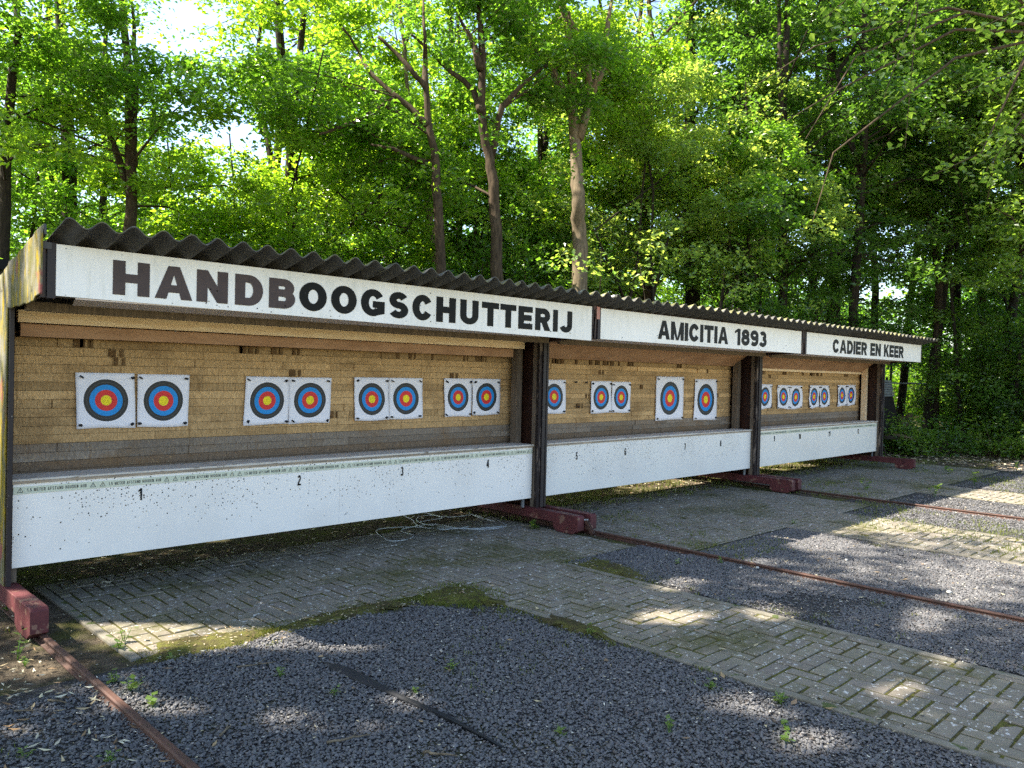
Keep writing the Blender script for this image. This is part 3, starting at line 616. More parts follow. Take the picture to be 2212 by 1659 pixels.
def digits(parent, s, xc, zc):
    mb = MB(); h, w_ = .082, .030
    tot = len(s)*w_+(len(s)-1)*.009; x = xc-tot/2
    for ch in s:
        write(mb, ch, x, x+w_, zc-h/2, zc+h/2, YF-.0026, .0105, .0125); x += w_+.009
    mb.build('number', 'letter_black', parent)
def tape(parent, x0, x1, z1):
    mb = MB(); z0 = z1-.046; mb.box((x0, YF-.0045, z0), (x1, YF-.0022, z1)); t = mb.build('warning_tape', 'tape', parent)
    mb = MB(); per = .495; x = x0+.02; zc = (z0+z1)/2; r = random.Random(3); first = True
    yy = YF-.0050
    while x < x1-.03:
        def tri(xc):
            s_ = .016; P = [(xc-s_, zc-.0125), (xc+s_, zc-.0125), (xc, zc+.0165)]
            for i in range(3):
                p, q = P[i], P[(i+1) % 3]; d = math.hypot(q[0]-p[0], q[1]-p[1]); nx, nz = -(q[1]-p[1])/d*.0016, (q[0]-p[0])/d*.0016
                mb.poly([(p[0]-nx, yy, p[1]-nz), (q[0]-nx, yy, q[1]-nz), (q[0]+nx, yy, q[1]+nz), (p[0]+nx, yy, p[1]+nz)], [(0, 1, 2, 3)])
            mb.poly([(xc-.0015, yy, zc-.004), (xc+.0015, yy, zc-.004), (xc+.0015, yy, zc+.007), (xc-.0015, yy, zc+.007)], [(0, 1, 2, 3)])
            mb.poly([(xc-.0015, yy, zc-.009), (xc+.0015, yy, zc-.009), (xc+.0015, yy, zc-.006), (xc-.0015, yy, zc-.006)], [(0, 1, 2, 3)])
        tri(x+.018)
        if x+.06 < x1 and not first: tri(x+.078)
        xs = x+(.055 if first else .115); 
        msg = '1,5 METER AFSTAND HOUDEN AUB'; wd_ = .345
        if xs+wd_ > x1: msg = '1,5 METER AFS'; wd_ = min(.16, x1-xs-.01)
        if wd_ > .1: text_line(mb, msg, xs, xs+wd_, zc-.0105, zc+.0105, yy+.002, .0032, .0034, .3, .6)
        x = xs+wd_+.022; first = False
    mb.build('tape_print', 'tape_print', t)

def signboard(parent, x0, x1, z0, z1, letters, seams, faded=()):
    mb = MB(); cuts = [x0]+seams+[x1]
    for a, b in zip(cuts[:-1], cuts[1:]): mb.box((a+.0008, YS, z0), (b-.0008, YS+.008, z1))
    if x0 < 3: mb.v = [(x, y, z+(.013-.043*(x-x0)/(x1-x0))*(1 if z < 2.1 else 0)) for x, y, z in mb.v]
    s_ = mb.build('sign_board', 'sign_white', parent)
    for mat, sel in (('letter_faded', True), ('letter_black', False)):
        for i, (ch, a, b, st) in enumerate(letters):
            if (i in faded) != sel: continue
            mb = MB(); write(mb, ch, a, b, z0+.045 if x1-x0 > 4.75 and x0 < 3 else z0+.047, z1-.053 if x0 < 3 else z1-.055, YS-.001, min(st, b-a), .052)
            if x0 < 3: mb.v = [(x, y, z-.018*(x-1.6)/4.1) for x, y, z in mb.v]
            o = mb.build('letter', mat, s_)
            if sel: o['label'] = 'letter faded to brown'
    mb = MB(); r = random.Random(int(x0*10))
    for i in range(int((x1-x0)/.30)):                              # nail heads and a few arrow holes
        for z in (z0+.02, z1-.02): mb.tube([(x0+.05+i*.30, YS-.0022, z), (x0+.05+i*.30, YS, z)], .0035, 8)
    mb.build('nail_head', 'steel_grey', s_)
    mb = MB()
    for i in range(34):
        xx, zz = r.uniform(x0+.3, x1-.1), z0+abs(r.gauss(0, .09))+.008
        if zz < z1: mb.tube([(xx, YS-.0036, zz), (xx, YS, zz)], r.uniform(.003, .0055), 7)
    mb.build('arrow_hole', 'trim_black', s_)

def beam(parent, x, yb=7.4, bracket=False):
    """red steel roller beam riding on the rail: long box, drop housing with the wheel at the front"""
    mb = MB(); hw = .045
    mb.box((x-hw, 5.36, .105), (x+hw, yb, .205))
    prof = [(5.06, .045), (5.10, .02), (5.31, .02), (5.36, .05), (5.36, .205), (5.05, .205), (5.03, .19), (5.03, .06)]
    mb.prism(prof, x-hw-.003, x+hw+.003, 0)
    b_ = mb.build('roller_beam', 'steel_red', parent, bevel=.004)
    w_ = MB(); w_.tube([(x-.02, 5.18, .045), (x+.02, 5.18, .045)], .045, 20); w_.build('wheel', 'steel_rust', b_)
    w_ = MB(); w_.tube([(x-hw-.012, 5.16, .075), (x-hw-.002, 5.16, .075)], .012, 6); w_.tube([(x+hw+.002, 5.16, .075), (x+hw+.012, 5.16, .075)], .012, 6); w_.build('bolt', 'steel_rust', b_)
    if bracket:
        w_ = MB()
        for dx in (0, .04): w_.bar((x+hw+.012+dx*.6, 5.03, .17), (x+hw+.012+dx*.6, 4.93, .03), .008, .035)
        w_.build('rail_guide', 'steel_rust', b_)
        w_ = MB(); w_.tube([(x+hw-.002, 5.03, .165), (x+hw+.026, 5.00, .165)], .008, 8); w_.build('bolt', 'steel_grey', b_)
    # upright and brace behind
    mb = MB(); mb.box((x-.04, 6.42, .205), (x+.04, 6.50, 1.9)); mb.box((x-.04, 7.28, .205), (x+.04, 7.36, 1.8)); mb.box((x-.035, 5.9, .26), (x+.035, 6.42, .33))
    mb.bar((x, 6.05, .23), (x, 6.42, .62), .05)
    mb.build('upright', 'steel_red', parent, bevel=.004)

def shelter(name, label, x0, x1, xr0, xr1, laps, sign, pmat, zt, cfg):
    t = thing(name, label, 'shelter', ((x0+x1)/2, 6.2, 0), 'rolling target shelters standing in a row')
    t.location = (0, 0, 0)
    pw = .045
    wave_roof(t, xr0, xr1, laps)
    # dark structure under the roof: rafters, front purlin, top rail behind the sign
    sl = .236
    for x in np.linspace(x0+.03, x1-.03, 5):
        mb = MB(); mb.bar((x, 5.07, 2.225), (x, 7.0, 2.225-sl*1.93), .05, .075); mb.build('rafter', 'timber_brown', t)
    mb = MB(); mb.box((x0+.02, YS+.012, 2.20), (x1-.02, YS+.06, 2.262)); mb.build('purlin', 'timber_brown', t)
    mb = MB(); mb.box((x0, 6.9, 1.72), (x1, 6.96, 1.80)); mb.build('purlin', 'timber_brown', t)
    mb = MB(); mb.box((x0+.02, 6.98, 1.10), (x1-.02, 7.0, 1.80)); mb.box((x0+.02, 6.36, .34), (x1-.02, 6.39, .80)); mb.build('back_board', 'timber_brown', t)
    # side walls, inner face stained brown, with trims
    prof = lambda a: [(YF-.05, .205), (7.0, .205), (7.0, 1.80), (5.0, 2.27), (YS+.01, 1.96), (YF-.05, 1.92)]
    for side, xa in (('l', x0), ('r', x1-.022)):
        mb = MB(); mb.prism(prof(0), xa, xa+.022, 0); mb.build('side_wall', 'stain_brown', t)
    mb = MB(); mb.box((x0-.008, YF-.08, .205), (x0+.018, YF-.052, 1.93)); mb.build('corner_trim', 'trim_black', t, bevel=.003)
    mb = MB(); mb.box((x1-.095, YF-.07, .205), (x1-.054, YF-.03, 1.93)); mb.build('corner_trim', 'trim_flaking', t, bevel=.003)
    mb = MB(); mb.box((x1-.050, YF-.085, .205), (x1-.004, YF-.052, 1.95)); mb.build('corner_trim', 'trim_black', t, bevel=.003)
    mb = MB(); mb.box((x1-.088, YF-.03, .205), (x1-.026, YF+.03, 1.92)); mb.build('post', 'timber_grey', t, bevel=.003)
    mb = MB(); mb.box((x0+.024, YF+.02, .205), (x0+.07, YF+.065, .84)); mb.build('post', 'timber_grey', t, bevel=.003)
    mb = MB(); mb.box((x1-.20, YF+.03, .205), (x1-.17, YF+.05, .40)); mb.build('stay', 'galvanised', t)
    # front panel
    mb = MB(); pz0, pz1 = (.299, .795)
    cuts = [x0+.038]+cfg['pseams']+[x1-.055-.045]
    for a, b in zip(cuts[:-1], cuts[1:]): mb.box((a+.0008, YF, pz0), (b-.0008, YF+.010, pz1+.03))
    p = mb.build('front_panel', pmat, t)
    for s_, xc in cfg['nums']: digits(p, s_, xc, .695)
    if cfg['tape']: tape(p, cuts[0]+.002, cuts[-1]-.002, pz1+.012)
    mb = MB(); mb.box((x0+.03, YF-.012, .826), (x1-.09, YF+.012, .842)); mb.build('shelf_edge', 'shelf_edge', t, bevel=.002)
    mb = MB()
    cc = [x0+.03]+[x0+(x1-x0)*f+random.uniform(-.1, .1) for f in (.3, .66)]+[x1-.09]
    for i, (a, b) in enumerate(zip(cc[:-1], cc[1:])): mb.box((a+.001, YF-.016, .8425), (b-.001, YF+.25, .856+(i % 2)*.003)); mb.box((a, YF+.251, .826), (b-.02, YW+.0, .845))
    mb.build('shelf', 'shelf_board', t, bevel=.002)
    # inner boards above the straw
    xi0, xi1 = x0+.09, x1-.155
    mb = MB(); mb.box((xi0-.06, 5.93, .845), (xi0, 6.0, zt+.05)); mb.build('post', 'timber_brown', t, bevel=.002)
    mb = MB(); mb.box((xi1+.01, 5.90, .845), (xi1+.085, 5.99, 1.93)); mb.build('post', 'timber_grey' if cfg['kind'] != 3 else 'timber_new', t, bevel=.002)
    straw_wall(t, xi0, xi1+.075, zt, int(x0*7), cfg['light'])
    # dark wooden rail behind the sign and the pale soffit board
    mb = MB(); mb.box((x0+.05, 5.50, 1.902), (x1-.1, 5.545, 1.960)); mb.build('head_rail', 'timber_grey', t, bevel=.003)
    sx0, sx1 = cfg['soffit']
    mb = MB(); P = [(sx0, YS+.01, sign[2]+.002), (sx1, YS+.01, sign[2]+.002), (sx1-.10, 5.49, 1.950), (sx0+.12, 5.49, 1.950)]
    P = [(x, y, z) for x, y, z in P]; mb.poly(P+[(x, y, z+.008) for x, y, z in P], [(0, 1, 2, 3), (7, 6, 5, 4), (0, 4, 5, 1), (1, 5, 6, 2), (2, 6, 7, 3), (3, 7, 4, 0)])
    mb.build('soffit_board', 'soffit', t)
    mb = MB(); mb.box((x0+.0, YS+.030, sign[2]+.006), (x1, YS+.06, sign[2]+.03)); mb.box((x0, YS+.01, sign[2]), (x0+.03, YS+.05, 2.2)); mb.box((x1-.03, YS+.01, sign[2]), (x1, YS+.05, 2.2)); mb.build('sign_frame', 'trim_black', t)
    if cfg['kind'] == 1:
        mb = MB(); mb.box((x0+.082, 5.83, 1.845), (2.86, 5.868, 1.925)); mb.box((2.861, 5.83, 1.843), (x1-.113, 5.868, 1.923)); mb.build('header_beam', 'timber_new', t, bevel=.003)
        mb = MB(); mb.box((x0+.12, 5.93, 1.757), (3.9, 5.955, 1.842)); mb.box((3.902, 5.93, 1.755), (x1-.18, 5.955, 1.842)); mb.build('header_board', 'plywood', t, bevel=.002)
    else:
        zb = zt+(.0 if cfg['kind'] == 2 else .03)
        mb = MB()
        for a, b in (((xi0-.05, (x0+x1)/2), ((x0+x1)/2+.002, xi1+.06)) if cfg['kind'] == 3 else ((xi0-.05, xi1+.05),)):
            P = [(a, 5.78, 1.93), (b, 5.78, 1.93), (b, 6.0, zb), (a, 6.0, zb)]
            mb.poly(P+[(x, y+.012, z+.012) for x, y, z in P], [(0, 1, 2, 3), (7, 6, 5, 4), (0, 4, 5, 1), (1, 5, 6, 2), (2, 6, 7, 3), (3, 7, 4, 0)])
        mb.build('header_board', 'plywood', t)
        if cfg['kind'] == 3:
            mb = MB(); mb.box((xi0, 5.99, zt-.004), (xi1, 6.02, zt+.034)); mb.build('batten', 'timber_new', t, bevel=.002)
    # screws and light coloured nail heads on the boards
    mb = MB(); r = random.Random(int(x0*3))
    for i in range(11):
        xx = x0+.3+i*(x1-x0-.6)/10+r.uniform(-.1, .1); yy = 5.929 if cfg['kind'] == 1 else 5.955; zz = 1.838 if cfg['kind'] == 1 else zt+.035
        mb.tube([(xx, yy-.007, zz+.0), (xx, yy, zz)], .0045, 8)
    mb.build('nail_head', 'steel_grey', t)
    s_ = sign; signboard(t, s_[0], s_[1], s_[2], s_[3], cfg['letters'], cfg['sseams'], cfg.get('faded', ()))
    mb = MB(); mb.box((s_[0]-.045, YS-.004, s_[2]-.004), (s_[0]-.001, YS+.03, s_[3]+.006)); mb.build('sign_end_trim', 'trim_black', t, bevel=.002)
    mb = MB(); mb.box((s_[1]+.001, YS-.004, s_[2]-.004), (s_[1]+.020, YS+.03, s_[3]+.004)); mb.build('sign_end_trim', 'trim_flaking', t, bevel=.002)
    for x, br in cfg['beams']: beam(t, x, bracket=br)
    # low red cross members between the beams
    mb = MB(); mb.box((x0+.05, 6.46, .24), (x1-.05, 6.52, .30)); mb.build('cross_member', 'steel_red', t)
    return t
def spaced(s, x0, x1, stem, gap=.13, space=.55, wide={}):
    fixed = sum(stem for c in s if c == 'I'); un = sum(space if c == ' ' else wide.get(c, 1.0) for c in s if c != 'I'); n = len(s)-1
    cw = (x1-x0-fixed)/(un+gap*n); x = x0; out = []
    for c in s:
        ww = stem if c == 'I' else cw*(space if c == ' ' else wide.get(c, 1.0))
        if c != ' ': out.append((c, x, x+ww, stem))
        x += ww+gap*cw
    return out
L1 = [('H',1.626,1.836),('A',1.867,2.098),('N',2.125,2.330),('D',2.379,2.575),('B',2.619,2.815),('O',2.846,3.066),('O',3.101,3.318),('G',3.355,3.569),('S',3.604,3.797),('C',3.833,4.034),('H',4.074,4.279),('U',4.328,4.532),('T',4.571,4.771),('T',4.788,4.983),('E',5.011,5.192),('R',5.228,5.429),('I',5.467,5.533),('J',5.567,5.736)]
L1 = [(c, a, b, .070) for c, a, b in L1]
wid = {'M': 1.25, 'A': 1.12, '1': .72, 'E': .9, 'C': 1.05}
L2 = spaced('AMICITIA 1893', 7.142, 9.55, .066, .10, .55, wid); L3 = spaced('CADIER EN KEER', 11.54, 14.38, .067, .10, .45, wid)
u1 = shelter('target_shelter', 'left shelter with the long HANDBOOGSCHUTTERIJ sign and lichen covered end wall', 1.25, 6.065, 1.30, 6.06, [2.08, 3.40, 4.72],
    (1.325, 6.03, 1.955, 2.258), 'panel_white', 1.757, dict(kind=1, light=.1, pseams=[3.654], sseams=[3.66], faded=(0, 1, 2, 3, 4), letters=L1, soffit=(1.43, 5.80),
    nums=[('1', 2.055), ('2', 3.277), ('3', 4.294), ('4', 5.335)], tape=True, beams=[(1.277, False), (5.98, True)]))
u2 = shelter('target_shelter', 'middle shelter with the AMICITIA 1893 sign and speckled stained panel', 6.085, 10.60, 6.10, 10.60, [7.40, 8.72],
    (6.165, 10.53, 1.948, 2.252), 'panel_stained', 1.762, dict(kind=2, light=.75, pseams=[8.43], sseams=[8.6], letters=L2, soffit=(6.20, 10.28),
    nums=[('5', 6.669), ('6', 7.545), ('7', 8.805), ('8', 9.677)], tape=False, beams=[(6.17, False), (10.49, False)]))
u3 = shelter('target_shelter', 'far right shelter with the CADIER EN KEER sign', 10.62, 15.27, 10.66, 15.36, [11.96, 13.28],
    (10.69, 15.24, 1.948, 2.252), 'panel_plain', 1.715, dict(kind=3, light=.9, pseams=[12.93], sseams=[12.9], letters=L3, soffit=(10.74, 15.0),
    nums=[('9', 11.208), ('10', 12.044), ('11', 13.129), ('12', 14.312)], tape=True, beams=[(10.68, False), (15.20, False)]))
# lichen covered cladding on the left end, wavy at its lower edge, wrapping up to the roof
mb = MB(); ny, nz = 40, 46; P = []
def zlow(y):
    if y < 5.645: return 1.918+max(0, (5.6-y))*.03+(.03 if y < 5.06 else 0)
    return .13
ysz = list(np.linspace(4.965, 5.640, 16))+list(np.linspace(5.655, 7.02, 26))
for y in ysz:
    zt_ = 2.335+.236*(4.965-y)+.012; zl = zlow(y)+.006*math.sin(y*37)
    for j in range(nz+1):
        z = zl+(zt_-zl)*j/nz; P.append((1.243+.0035*math.sin(y*2*math.pi/.17)-.012*math.exp(-((y-5.62)/.05)**2), y, z))
F = []
for i in range(len(ysz)-1):
    if i == 15: 
        # join at the step: only the upper part
        pass
    for j in range(nz): F.append((i*(nz+1)+j, i*(nz+1)+j+1, (i+1)*(nz+1)+j+1, (i+1)*(nz+1)+j))
mb.poly(P, F); o = mb.build('end_cladding', 'cladding', u1, smooth=True); sm = o.modifiers.new('thick', 'SOLIDIFY'); sm.thickness = .008; sm.offset = 0
mb = MB(); mb.box((1.256, 4.99, 2.225), (1.30, 5.03, 2.262)); mb.bar((1.262, 4.97, 2.330), (1.262, 7.0, 1.855), .012, .06); mb.build('verge_flashing', 'roof', u1)
mb = MB(); mb.box((6.10, YS-.006, 2.14), (6.145, YS+.02, 2.262)); o = mb.build('paint_patch', 'paint_chip', u2); o['label'] = 'pale red weathered end block'
mb = MB(); mb.bar((6.115, 4.78, 2.36), (6.115, 6.8, 1.885), .05, .016); mb.build('verge_flashing', 'sign_white', u2)
mb = MB(); mb.bar((10.64, 4.78, 2.36), (10.64, 6.8, 1.885), .05, .016); mb.build('verge_flashing', 'sign_white', u3)

# ---------------------------------------------------------------- target papers
def target(x0, x1, z0, z1, wear, seed, label, curl=1.0, clip=None, cxo=.5, pins=None, ring=1.0):
    r = np.random.default_rng(seed); n = 14; W, H = x1-x0, z1-z0; cx_, cz_ = (x0+x1)/2, (z0+z1)/2
    t = thing('target_paper', label, 'target', (cx_, YW-.012, cz_), 'archery target papers pinned to the straw walls')
    sk = r.uniform(-.006, .006, 4)*curl; ph = r.uniform(0, 6, 3)
    V = []; UV = []
    sz = W*cxo/.5 if False else min(W, H)
    for j in range(n+1):
        for i in range(n+1):
            a, b = i/n, j/n
            dx = (sk[0]*(1-a)+sk[1]*a)*(1-b)*2+(sk[2]*(1-a)+sk[3]*a)*b*2
            dz = .004*math.sin(a*5+ph[0])*curl*(1-b)
            bend = (a*(1-a)*4)*.004+.007*curl*abs(math.sin(b*3.1+ph[1]))*(abs(a-.5)*2)**3
            V.append(((a-.5)*W+dx, -bend, (b-.5)*H+dz)); UV.append(((a-cxo)*W/(min(W/(2*min(cxo, 1-cxo)) if cxo != .5 else W, H))*ring+.5, (b-.5)*H/min(W, H)*ring+.5))
    F = [(j*(n+1)+i, j*(n+1)+i+1, (j+1)*(n+1)+i+1, (j+1)*(n+1)+i) for j in range(n) for i in range(n)]
    me = mesh_np('paper', V, F, ['target'], smooth=True)
    uv = me.uv_layers.new(name='UVMap'); uv.data.foreach_set('uv', np.array([UV[v] for f in F for v in f], np.float32).ravel())
    at_ = me.attributes.new('wear', 'FLOAT_COLOR', 'FACE'); at_.data.foreach_set('color', np.tile([wear, wear, wear, 1.0], len(F)).astype(np.float32))
    o = link('paper', me, t); s_ = o.modifiers.new('thick', 'SOLIDIFY'); s_.thickness = .0012; s_.offset = 1
    for k_, (sx, sz_) in enumerate(((-1, 1), (1, 1), (-1, -1), (1, -1))):
        if pins and k_ not in pins: continue
        px, pz = sx*(W/2-.028)+r.uniform(-.005, .005), sz_*(H/2-.028)+r.uniform(-.005, .005); mb = MB(); th = r.uniform(-.9, .9)
        c, s2 = math.cos(th)*.010, math.sin(th)*.010
        mb.poly([(px-c-s2*.6, -.004, pz-s2+c*.6), (px+c-s2*.6, -.004, pz+s2+c*.6), (px+c+s2*.6, -.004, pz+s2-c*.6), (px-c+s2*.6, -.004, pz-s2-c*.6),
                 (px-c*1.2, -.030, pz-s2-.002), (px+c*1.2, -.030, pz+s2-.002), (px+c*.8, -.026, pz+s2-.012), (px-c*.8, -.026, pz-s2-.012)],
                [(0, 1, 2, 3), (4, 7, 6, 5), (0, 4, 5, 1), (1, 5, 6, 2), (2, 6, 7, 3), (3, 7, 4, 0)])
        mb.build('pin', 'rubber', t)
    return t
TT = [(1.735,2.131,1.133,1.525,1.0,'paper peppered with holes, leftmost target of the left shelter above the number one'),
 (2.135,2.519,1.131,1.520,.75,'right paper of the pair nearest the lichen covered end wall'),
 (2.969,3.360,1.122,1.514,1.0,'left paper of the pair above the number two, blue ring full of holes'),
 (3.364,3.757,1.122,1.512,1.0,'right paper of the pair above the number two'),
 (4.003,4.380,1.130,1.520,.9,'left paper of the pair above the number three, many holes in the gold'),
 (4.384,4.766,1.134,1.520,.02,'unshot clean paper, right one of the pair above the number three'),
 (5.044,5.408,1.141,1.523,1.0,'left paper of the pair above the number four in the left shelter'),
 (5.413,5.800,1.150,1.523,1.0,'paper nearest the grey post at the right end of the left shelter'),
 (6.455,6.843,1.143,1.525,.9,'single paper half hidden behind the dark corner post, above the number five'),
 (7.293,7.680,1.132,1.516,.5,'left paper of the joined pair above the number six'),
 (7.684,8.065,1.130,1.511,.9,'right paper of the joined pair above the number six'),
 (8.617,9.252,1.013,1.588,.25,'largest target paper, above the number seven in the middle shelter'),
 (9.525,10.110,.991,1.564,.4,'large paper at the right end of the middle shelter above the number eight'),
 (10.93,11.315,1.121,1.505,.3,'paper mostly hidden behind the post at the left end of the far shelter'),
 (11.320,11.730,1.121,1.503,.1,'paper with crumpled edges above the number nine'),
 (11.915,12.330,1.111,1.494,.1,'left paper of the pair above the number ten'),
 (12.335,12.765,1.108,1.489,.1,'wavy edged right paper of the pair above the number ten'),
 (13.046,13.440,1.112,1.497,.1,'left paper of the pair above the number eleven'),
 (13.448,13.834,1.119,1.496,.1,'right paper of the pair above the number eleven'),
 (14.174,14.573,1.125,1.506,.1,'left paper of the pair above the number twelve'),
 (14.580,14.980,1.135,1.511,.1,'rightmost target paper of all, above the number twelve')]
for i, (a, b, c, d, wr, lb) in enumerate(TT):
    target(a, b, c, d, wr, 100+i, lb, curl=1.0 if i < 13 else 2.4)
# loose pins left in the straw of the middle shelter
for (x, z, lb) in ((7.01, 1.50, 'black pin left in the straw, upper left of four'), (7.19, 1.498, 'black pin left in the straw, upper right of four'), (7.04, 1.215, 'black pin left in the straw, lower left of four'), (7.21, 1.214, 'black pin left in the straw, lower right of four')):
    mb = MB()
    if z > 1.4: mb.box((-.012, -.03, -.010), (.012, -.012, .010)); mb.bar((0, -.012, 0), (0, .01, 0), .004)
    else: mb.tube([(-.03, 0, .004), (.02, -.03, 0)], .0025, 6); mb.tube([(.02+.009*math.cos(q), -.03, .009*math.sin(q)) for q in np.linspace(0, 6.28, 11)], .0025, 6)
    o = mb.build('straw_pin', 'rubber'); o.location = (x, YW-.006, z); tag(o, lb, 'pin', 'loose pins in the straw wall')

# ---------------------------------------------------------------- rails, cable, fabric
def rail(x, y0, y1, label):
    prof = [(-.03, .0), (.03, .0), (.03, .008), (.012, .014), (.012, .028), (.018, .032), (.019, .040), (.012, .046), (-.012, .046), (-.019, .040), (-.018, .032), (-.012, .028), (-.012, .014), (-.03, .008)]
    mb = MB(); mb.prism([(x+p, q) for p, q in prof], y0, y1, 1); o = mb.build('rail', 'steel_rust', bevel=.002); tag(o, label, 'rail', 'steel rails running out from the shelters'); return o
rail(1.305, -1.5, 7.6, 'rusty rail leading from the red beam at the left end'); rail(6.16, -1.5, 7.6, 'rusty rail leading out between left and middle shelters'); rail(10.784, -1.5, 7.6, 'thin rail half grown over, between middle and far shelters')
def curve_pts(uv, z=.012, n=6):
    P = [gp(u, v, z) for u, v in uv]; P = [P[0]]+P+[P[-1]]; out = []
    for i in range(1, len(P)-2):
        for k_ in range(n):
            t = k_/n; a, b, c, d = P[i-1], P[i], P[i+1], P[i+2]
            out.append(.5*((2*b)+(-a+c)*t+(2*a-5*b+4*c-d)*t*t+(-a+3*b-3*c+d)*t**3))
    out.append(P[-2]); return out
q6 = lambda pts: [((1300+x*.6329)/1.8228, (1700+y*.6329)/1.8228) for x, y in pts]
mb = MB()
for pts in ([(870,510),(960,545),(1060,562),(1097,577),(1050,600),(900,608),(750,597),(600,577),(538,552),(560,527),(640,520),(698,536),(640,546),(560,560)],
            [(900,515),(1000,552),(1080,572),(1070,588),(940,600),(800,600),(640,575),(480,598),(442,620),(518,645),(480,670),(380,680),(325,655),(286,618),(340,600),(500,592),(640,600),(770,604),(860,590)],
            [(455,520),(510,548),(540,580),(600,600),(700,610),(770,603)], [(870,500),(850,520),(760,530),(680,525),(590,505)]):
    mb.tube(curve_pts(q6(pts)), .0048, 6)
tag(mb.build('cable', 'cable', smooth=True), 'grey cable lying in loose loops under the left shelter', 'cable')
q8 = lambda pts: [((x*.9042)/1.8228, (2200+y*.9042)/1.8228) for x, y in pts]
def fabric(pts, label):
    P = [gp(u, v, .024) for u, v in q8(pts)]; n = len(P); mb = MB(); c = sum(P)/n
    ring = [c+(p-c)*1.0+np.array([0, 0, -.014]) for p in P]; mid = [c+(p-c)*.8+np.array([0, 0, random.uniform(-.001, .004)]) for p in P]
    mb.poly(ring+mid+[c], [(i, (i+1) % n, n+(i+1) % n, n+i) for i in range(n)]+[(n+i, n+(i+1) % n, 2*n) for i in range(n)])
    o = mb.build('ground_fabric', 'rubber', smooth=True); tag(o, label, 'fabric', 'torn black weed fabric'); s_ = o.modifiers.new('thick', 'SOLIDIFY'); s_.thickness = .002
fabric([(1385,432),(1470,450),(1590,505),(1690,562),(1760,600),(2000,705),(2210,815),(2212,828),(1995,716),(1755,610),(1670,572),(1540,520),(1440,475)], 'long strip of black weed fabric baring through the gravel in front')

# twigs
def twig(u0, v0, u1, v1, r, label):
    a, b = gp(u0, v0, .022), gp(u1, v1, .022); mb = MB(); n = 7; off = rng.normal(0, .02*np.linalg.norm(b-a), (n+1, 3)); off[:, 2] = np.abs(off[:, 2])*.3
    mb.tube([a+(b-a)*i/n+off[i] for i in range(n+1)], [r*(1-.6*i/n) for i in range(n+1)], 6)
    mb.tube([a+(b-a)*.55, a+(b-a)*.75+np.array([.03, .05, .006])], [r*.5, r*.2], 5)
    tag(mb.build('twig', 'bark_pale', smooth=True), label, 'twig', 'fallen twigs on the gravel')
for (a, b, r_, lb) in (((1030,472),(1195,450),.005,'curved twig on the gravel before the mossy corner'), ((1430,800),(1610,765),.006,'pale twig in the sunlit gravel at the bottom'), ((1840,842),(1990,858),.007,'short twig at the bottom edge of the gravel'), ((60,662),(150,660),.005,'small twig left of the left rail'), ((960,770),(1000,730),.006,'forked twig on shaded gravel'), ((210,615),(290,625),.006,'twig among litter beside the left rail')):
    (p, q), (s_, t_) = q8([a])[0], q8([b])[0]; twig(p, q, s_, t_, r_, lb)
for (u, v, s_, lb) in ((1018,1171,.018,'white pebble on the brick paving before the coiled cable'), (2050,1286,.03,'pebble beside the rail in the right gravel'), (1600,1232,.02,'pale pebble at the edge of the path'), (1636,1232,.022,'second pale pebble at the path edge'), (1828,1215,.02,'light pebble in the gravel near the middle rail')):
    p = gp(u, v, 0); mb = MB(); V = []; 
    nn = 8
    for j in range(1, 5):
        for i in range(nn):
            a = i/nn*6.28; b_ = j/5*3.14; rr = s_*random.uniform(.8, 1.1); V.append((p[0]+rr*math.sin(b_)*math.cos(a), p[1]+rr*.7*math.sin(b_)*math.sin(a), .016+rr*.5*math.cos(b_)+s_*.3))
    F = [(j*nn+i, (j+1)*nn+i, (j+1)*nn+(i+1) % nn, j*nn+(i+1) % nn) for j in range(3) for i in range(nn)]+[tuple(range(nn)), tuple(range(3*nn, 4*nn))[::-1]]
    mb.poly(V, F); tag(mb.build('pebble', 'stone', smooth=True), lb, 'pebble', 'pale pebbles')

# ---------------------------------------------------------------- vegetation
q7 = lambda x, y: ((2000+x*.9186)/1.8228, (1850+y*.9186)/1.8228)
# where the sun reaches the ground between the crowns: openings in the canopy (centre u, v, half width, half height on a 2212 px frame)
LIT = []
def lit(u, v, a, b):
    c = gp(u, v)[:2]; ex = gp(u+a, v)[:2]-c; ey = gp(u, v-b)[:2]-c; ex *= 1+.05/np.linalg.norm(ex); ey *= 1+.05/np.linalg.norm(ey)
    A = np.linalg.inv(np.array([ex, ey]).T); LIT.append((c, A))
for (x, y, a, b) in ((1300,315,170,30),(720,500,90,26),(1150,620,110,30),(1790,640,90,45),(690,650,160,42),(1930,500,80,40),(1960,560,160,30),(1000,1020,110,45),(1270,1160,150,50),(1180,1070,60,60),(1100,400,60,14),(1560,430,60,12),(1880,830,40,12),(1650,960,90,30),(480,300,20,8)):
    u, v = q7(x, y); lit(u, v, a*.504, b*.504)
for (x, y, a, b) in ((720,650,170,42),(1230,690,110,38),(1560,800,220,38),(1790,630,120,45),(130,470,150,36),(520,640,70,70),(700,860,60,20),(60,800,90,35),(1330,390,60,14),(640,590,40,20)):
    u, v = q8([(x, y)])[0]; lit(u, v, a*.496, b*.496)
SHAFT = [(at(u, 800, d)[:2], z, r_) for u, d, z, r_ in ((1290,11.2,2.9,1.25),(1430,12.2,2.9,1.2),(1190,13.5,3.6,.8),(655,15,4.5,1.6),(585,17,5,1.6),(745,19,5,1.6),(500,15.5,4,1.3),(470,24,4.5,2.2),(395,14.5,3.5,.9),(1905,33,2.5,2),(1960,36,2.5,2),(1935,40,3,2))]
S3 = SUN/SUN[2]
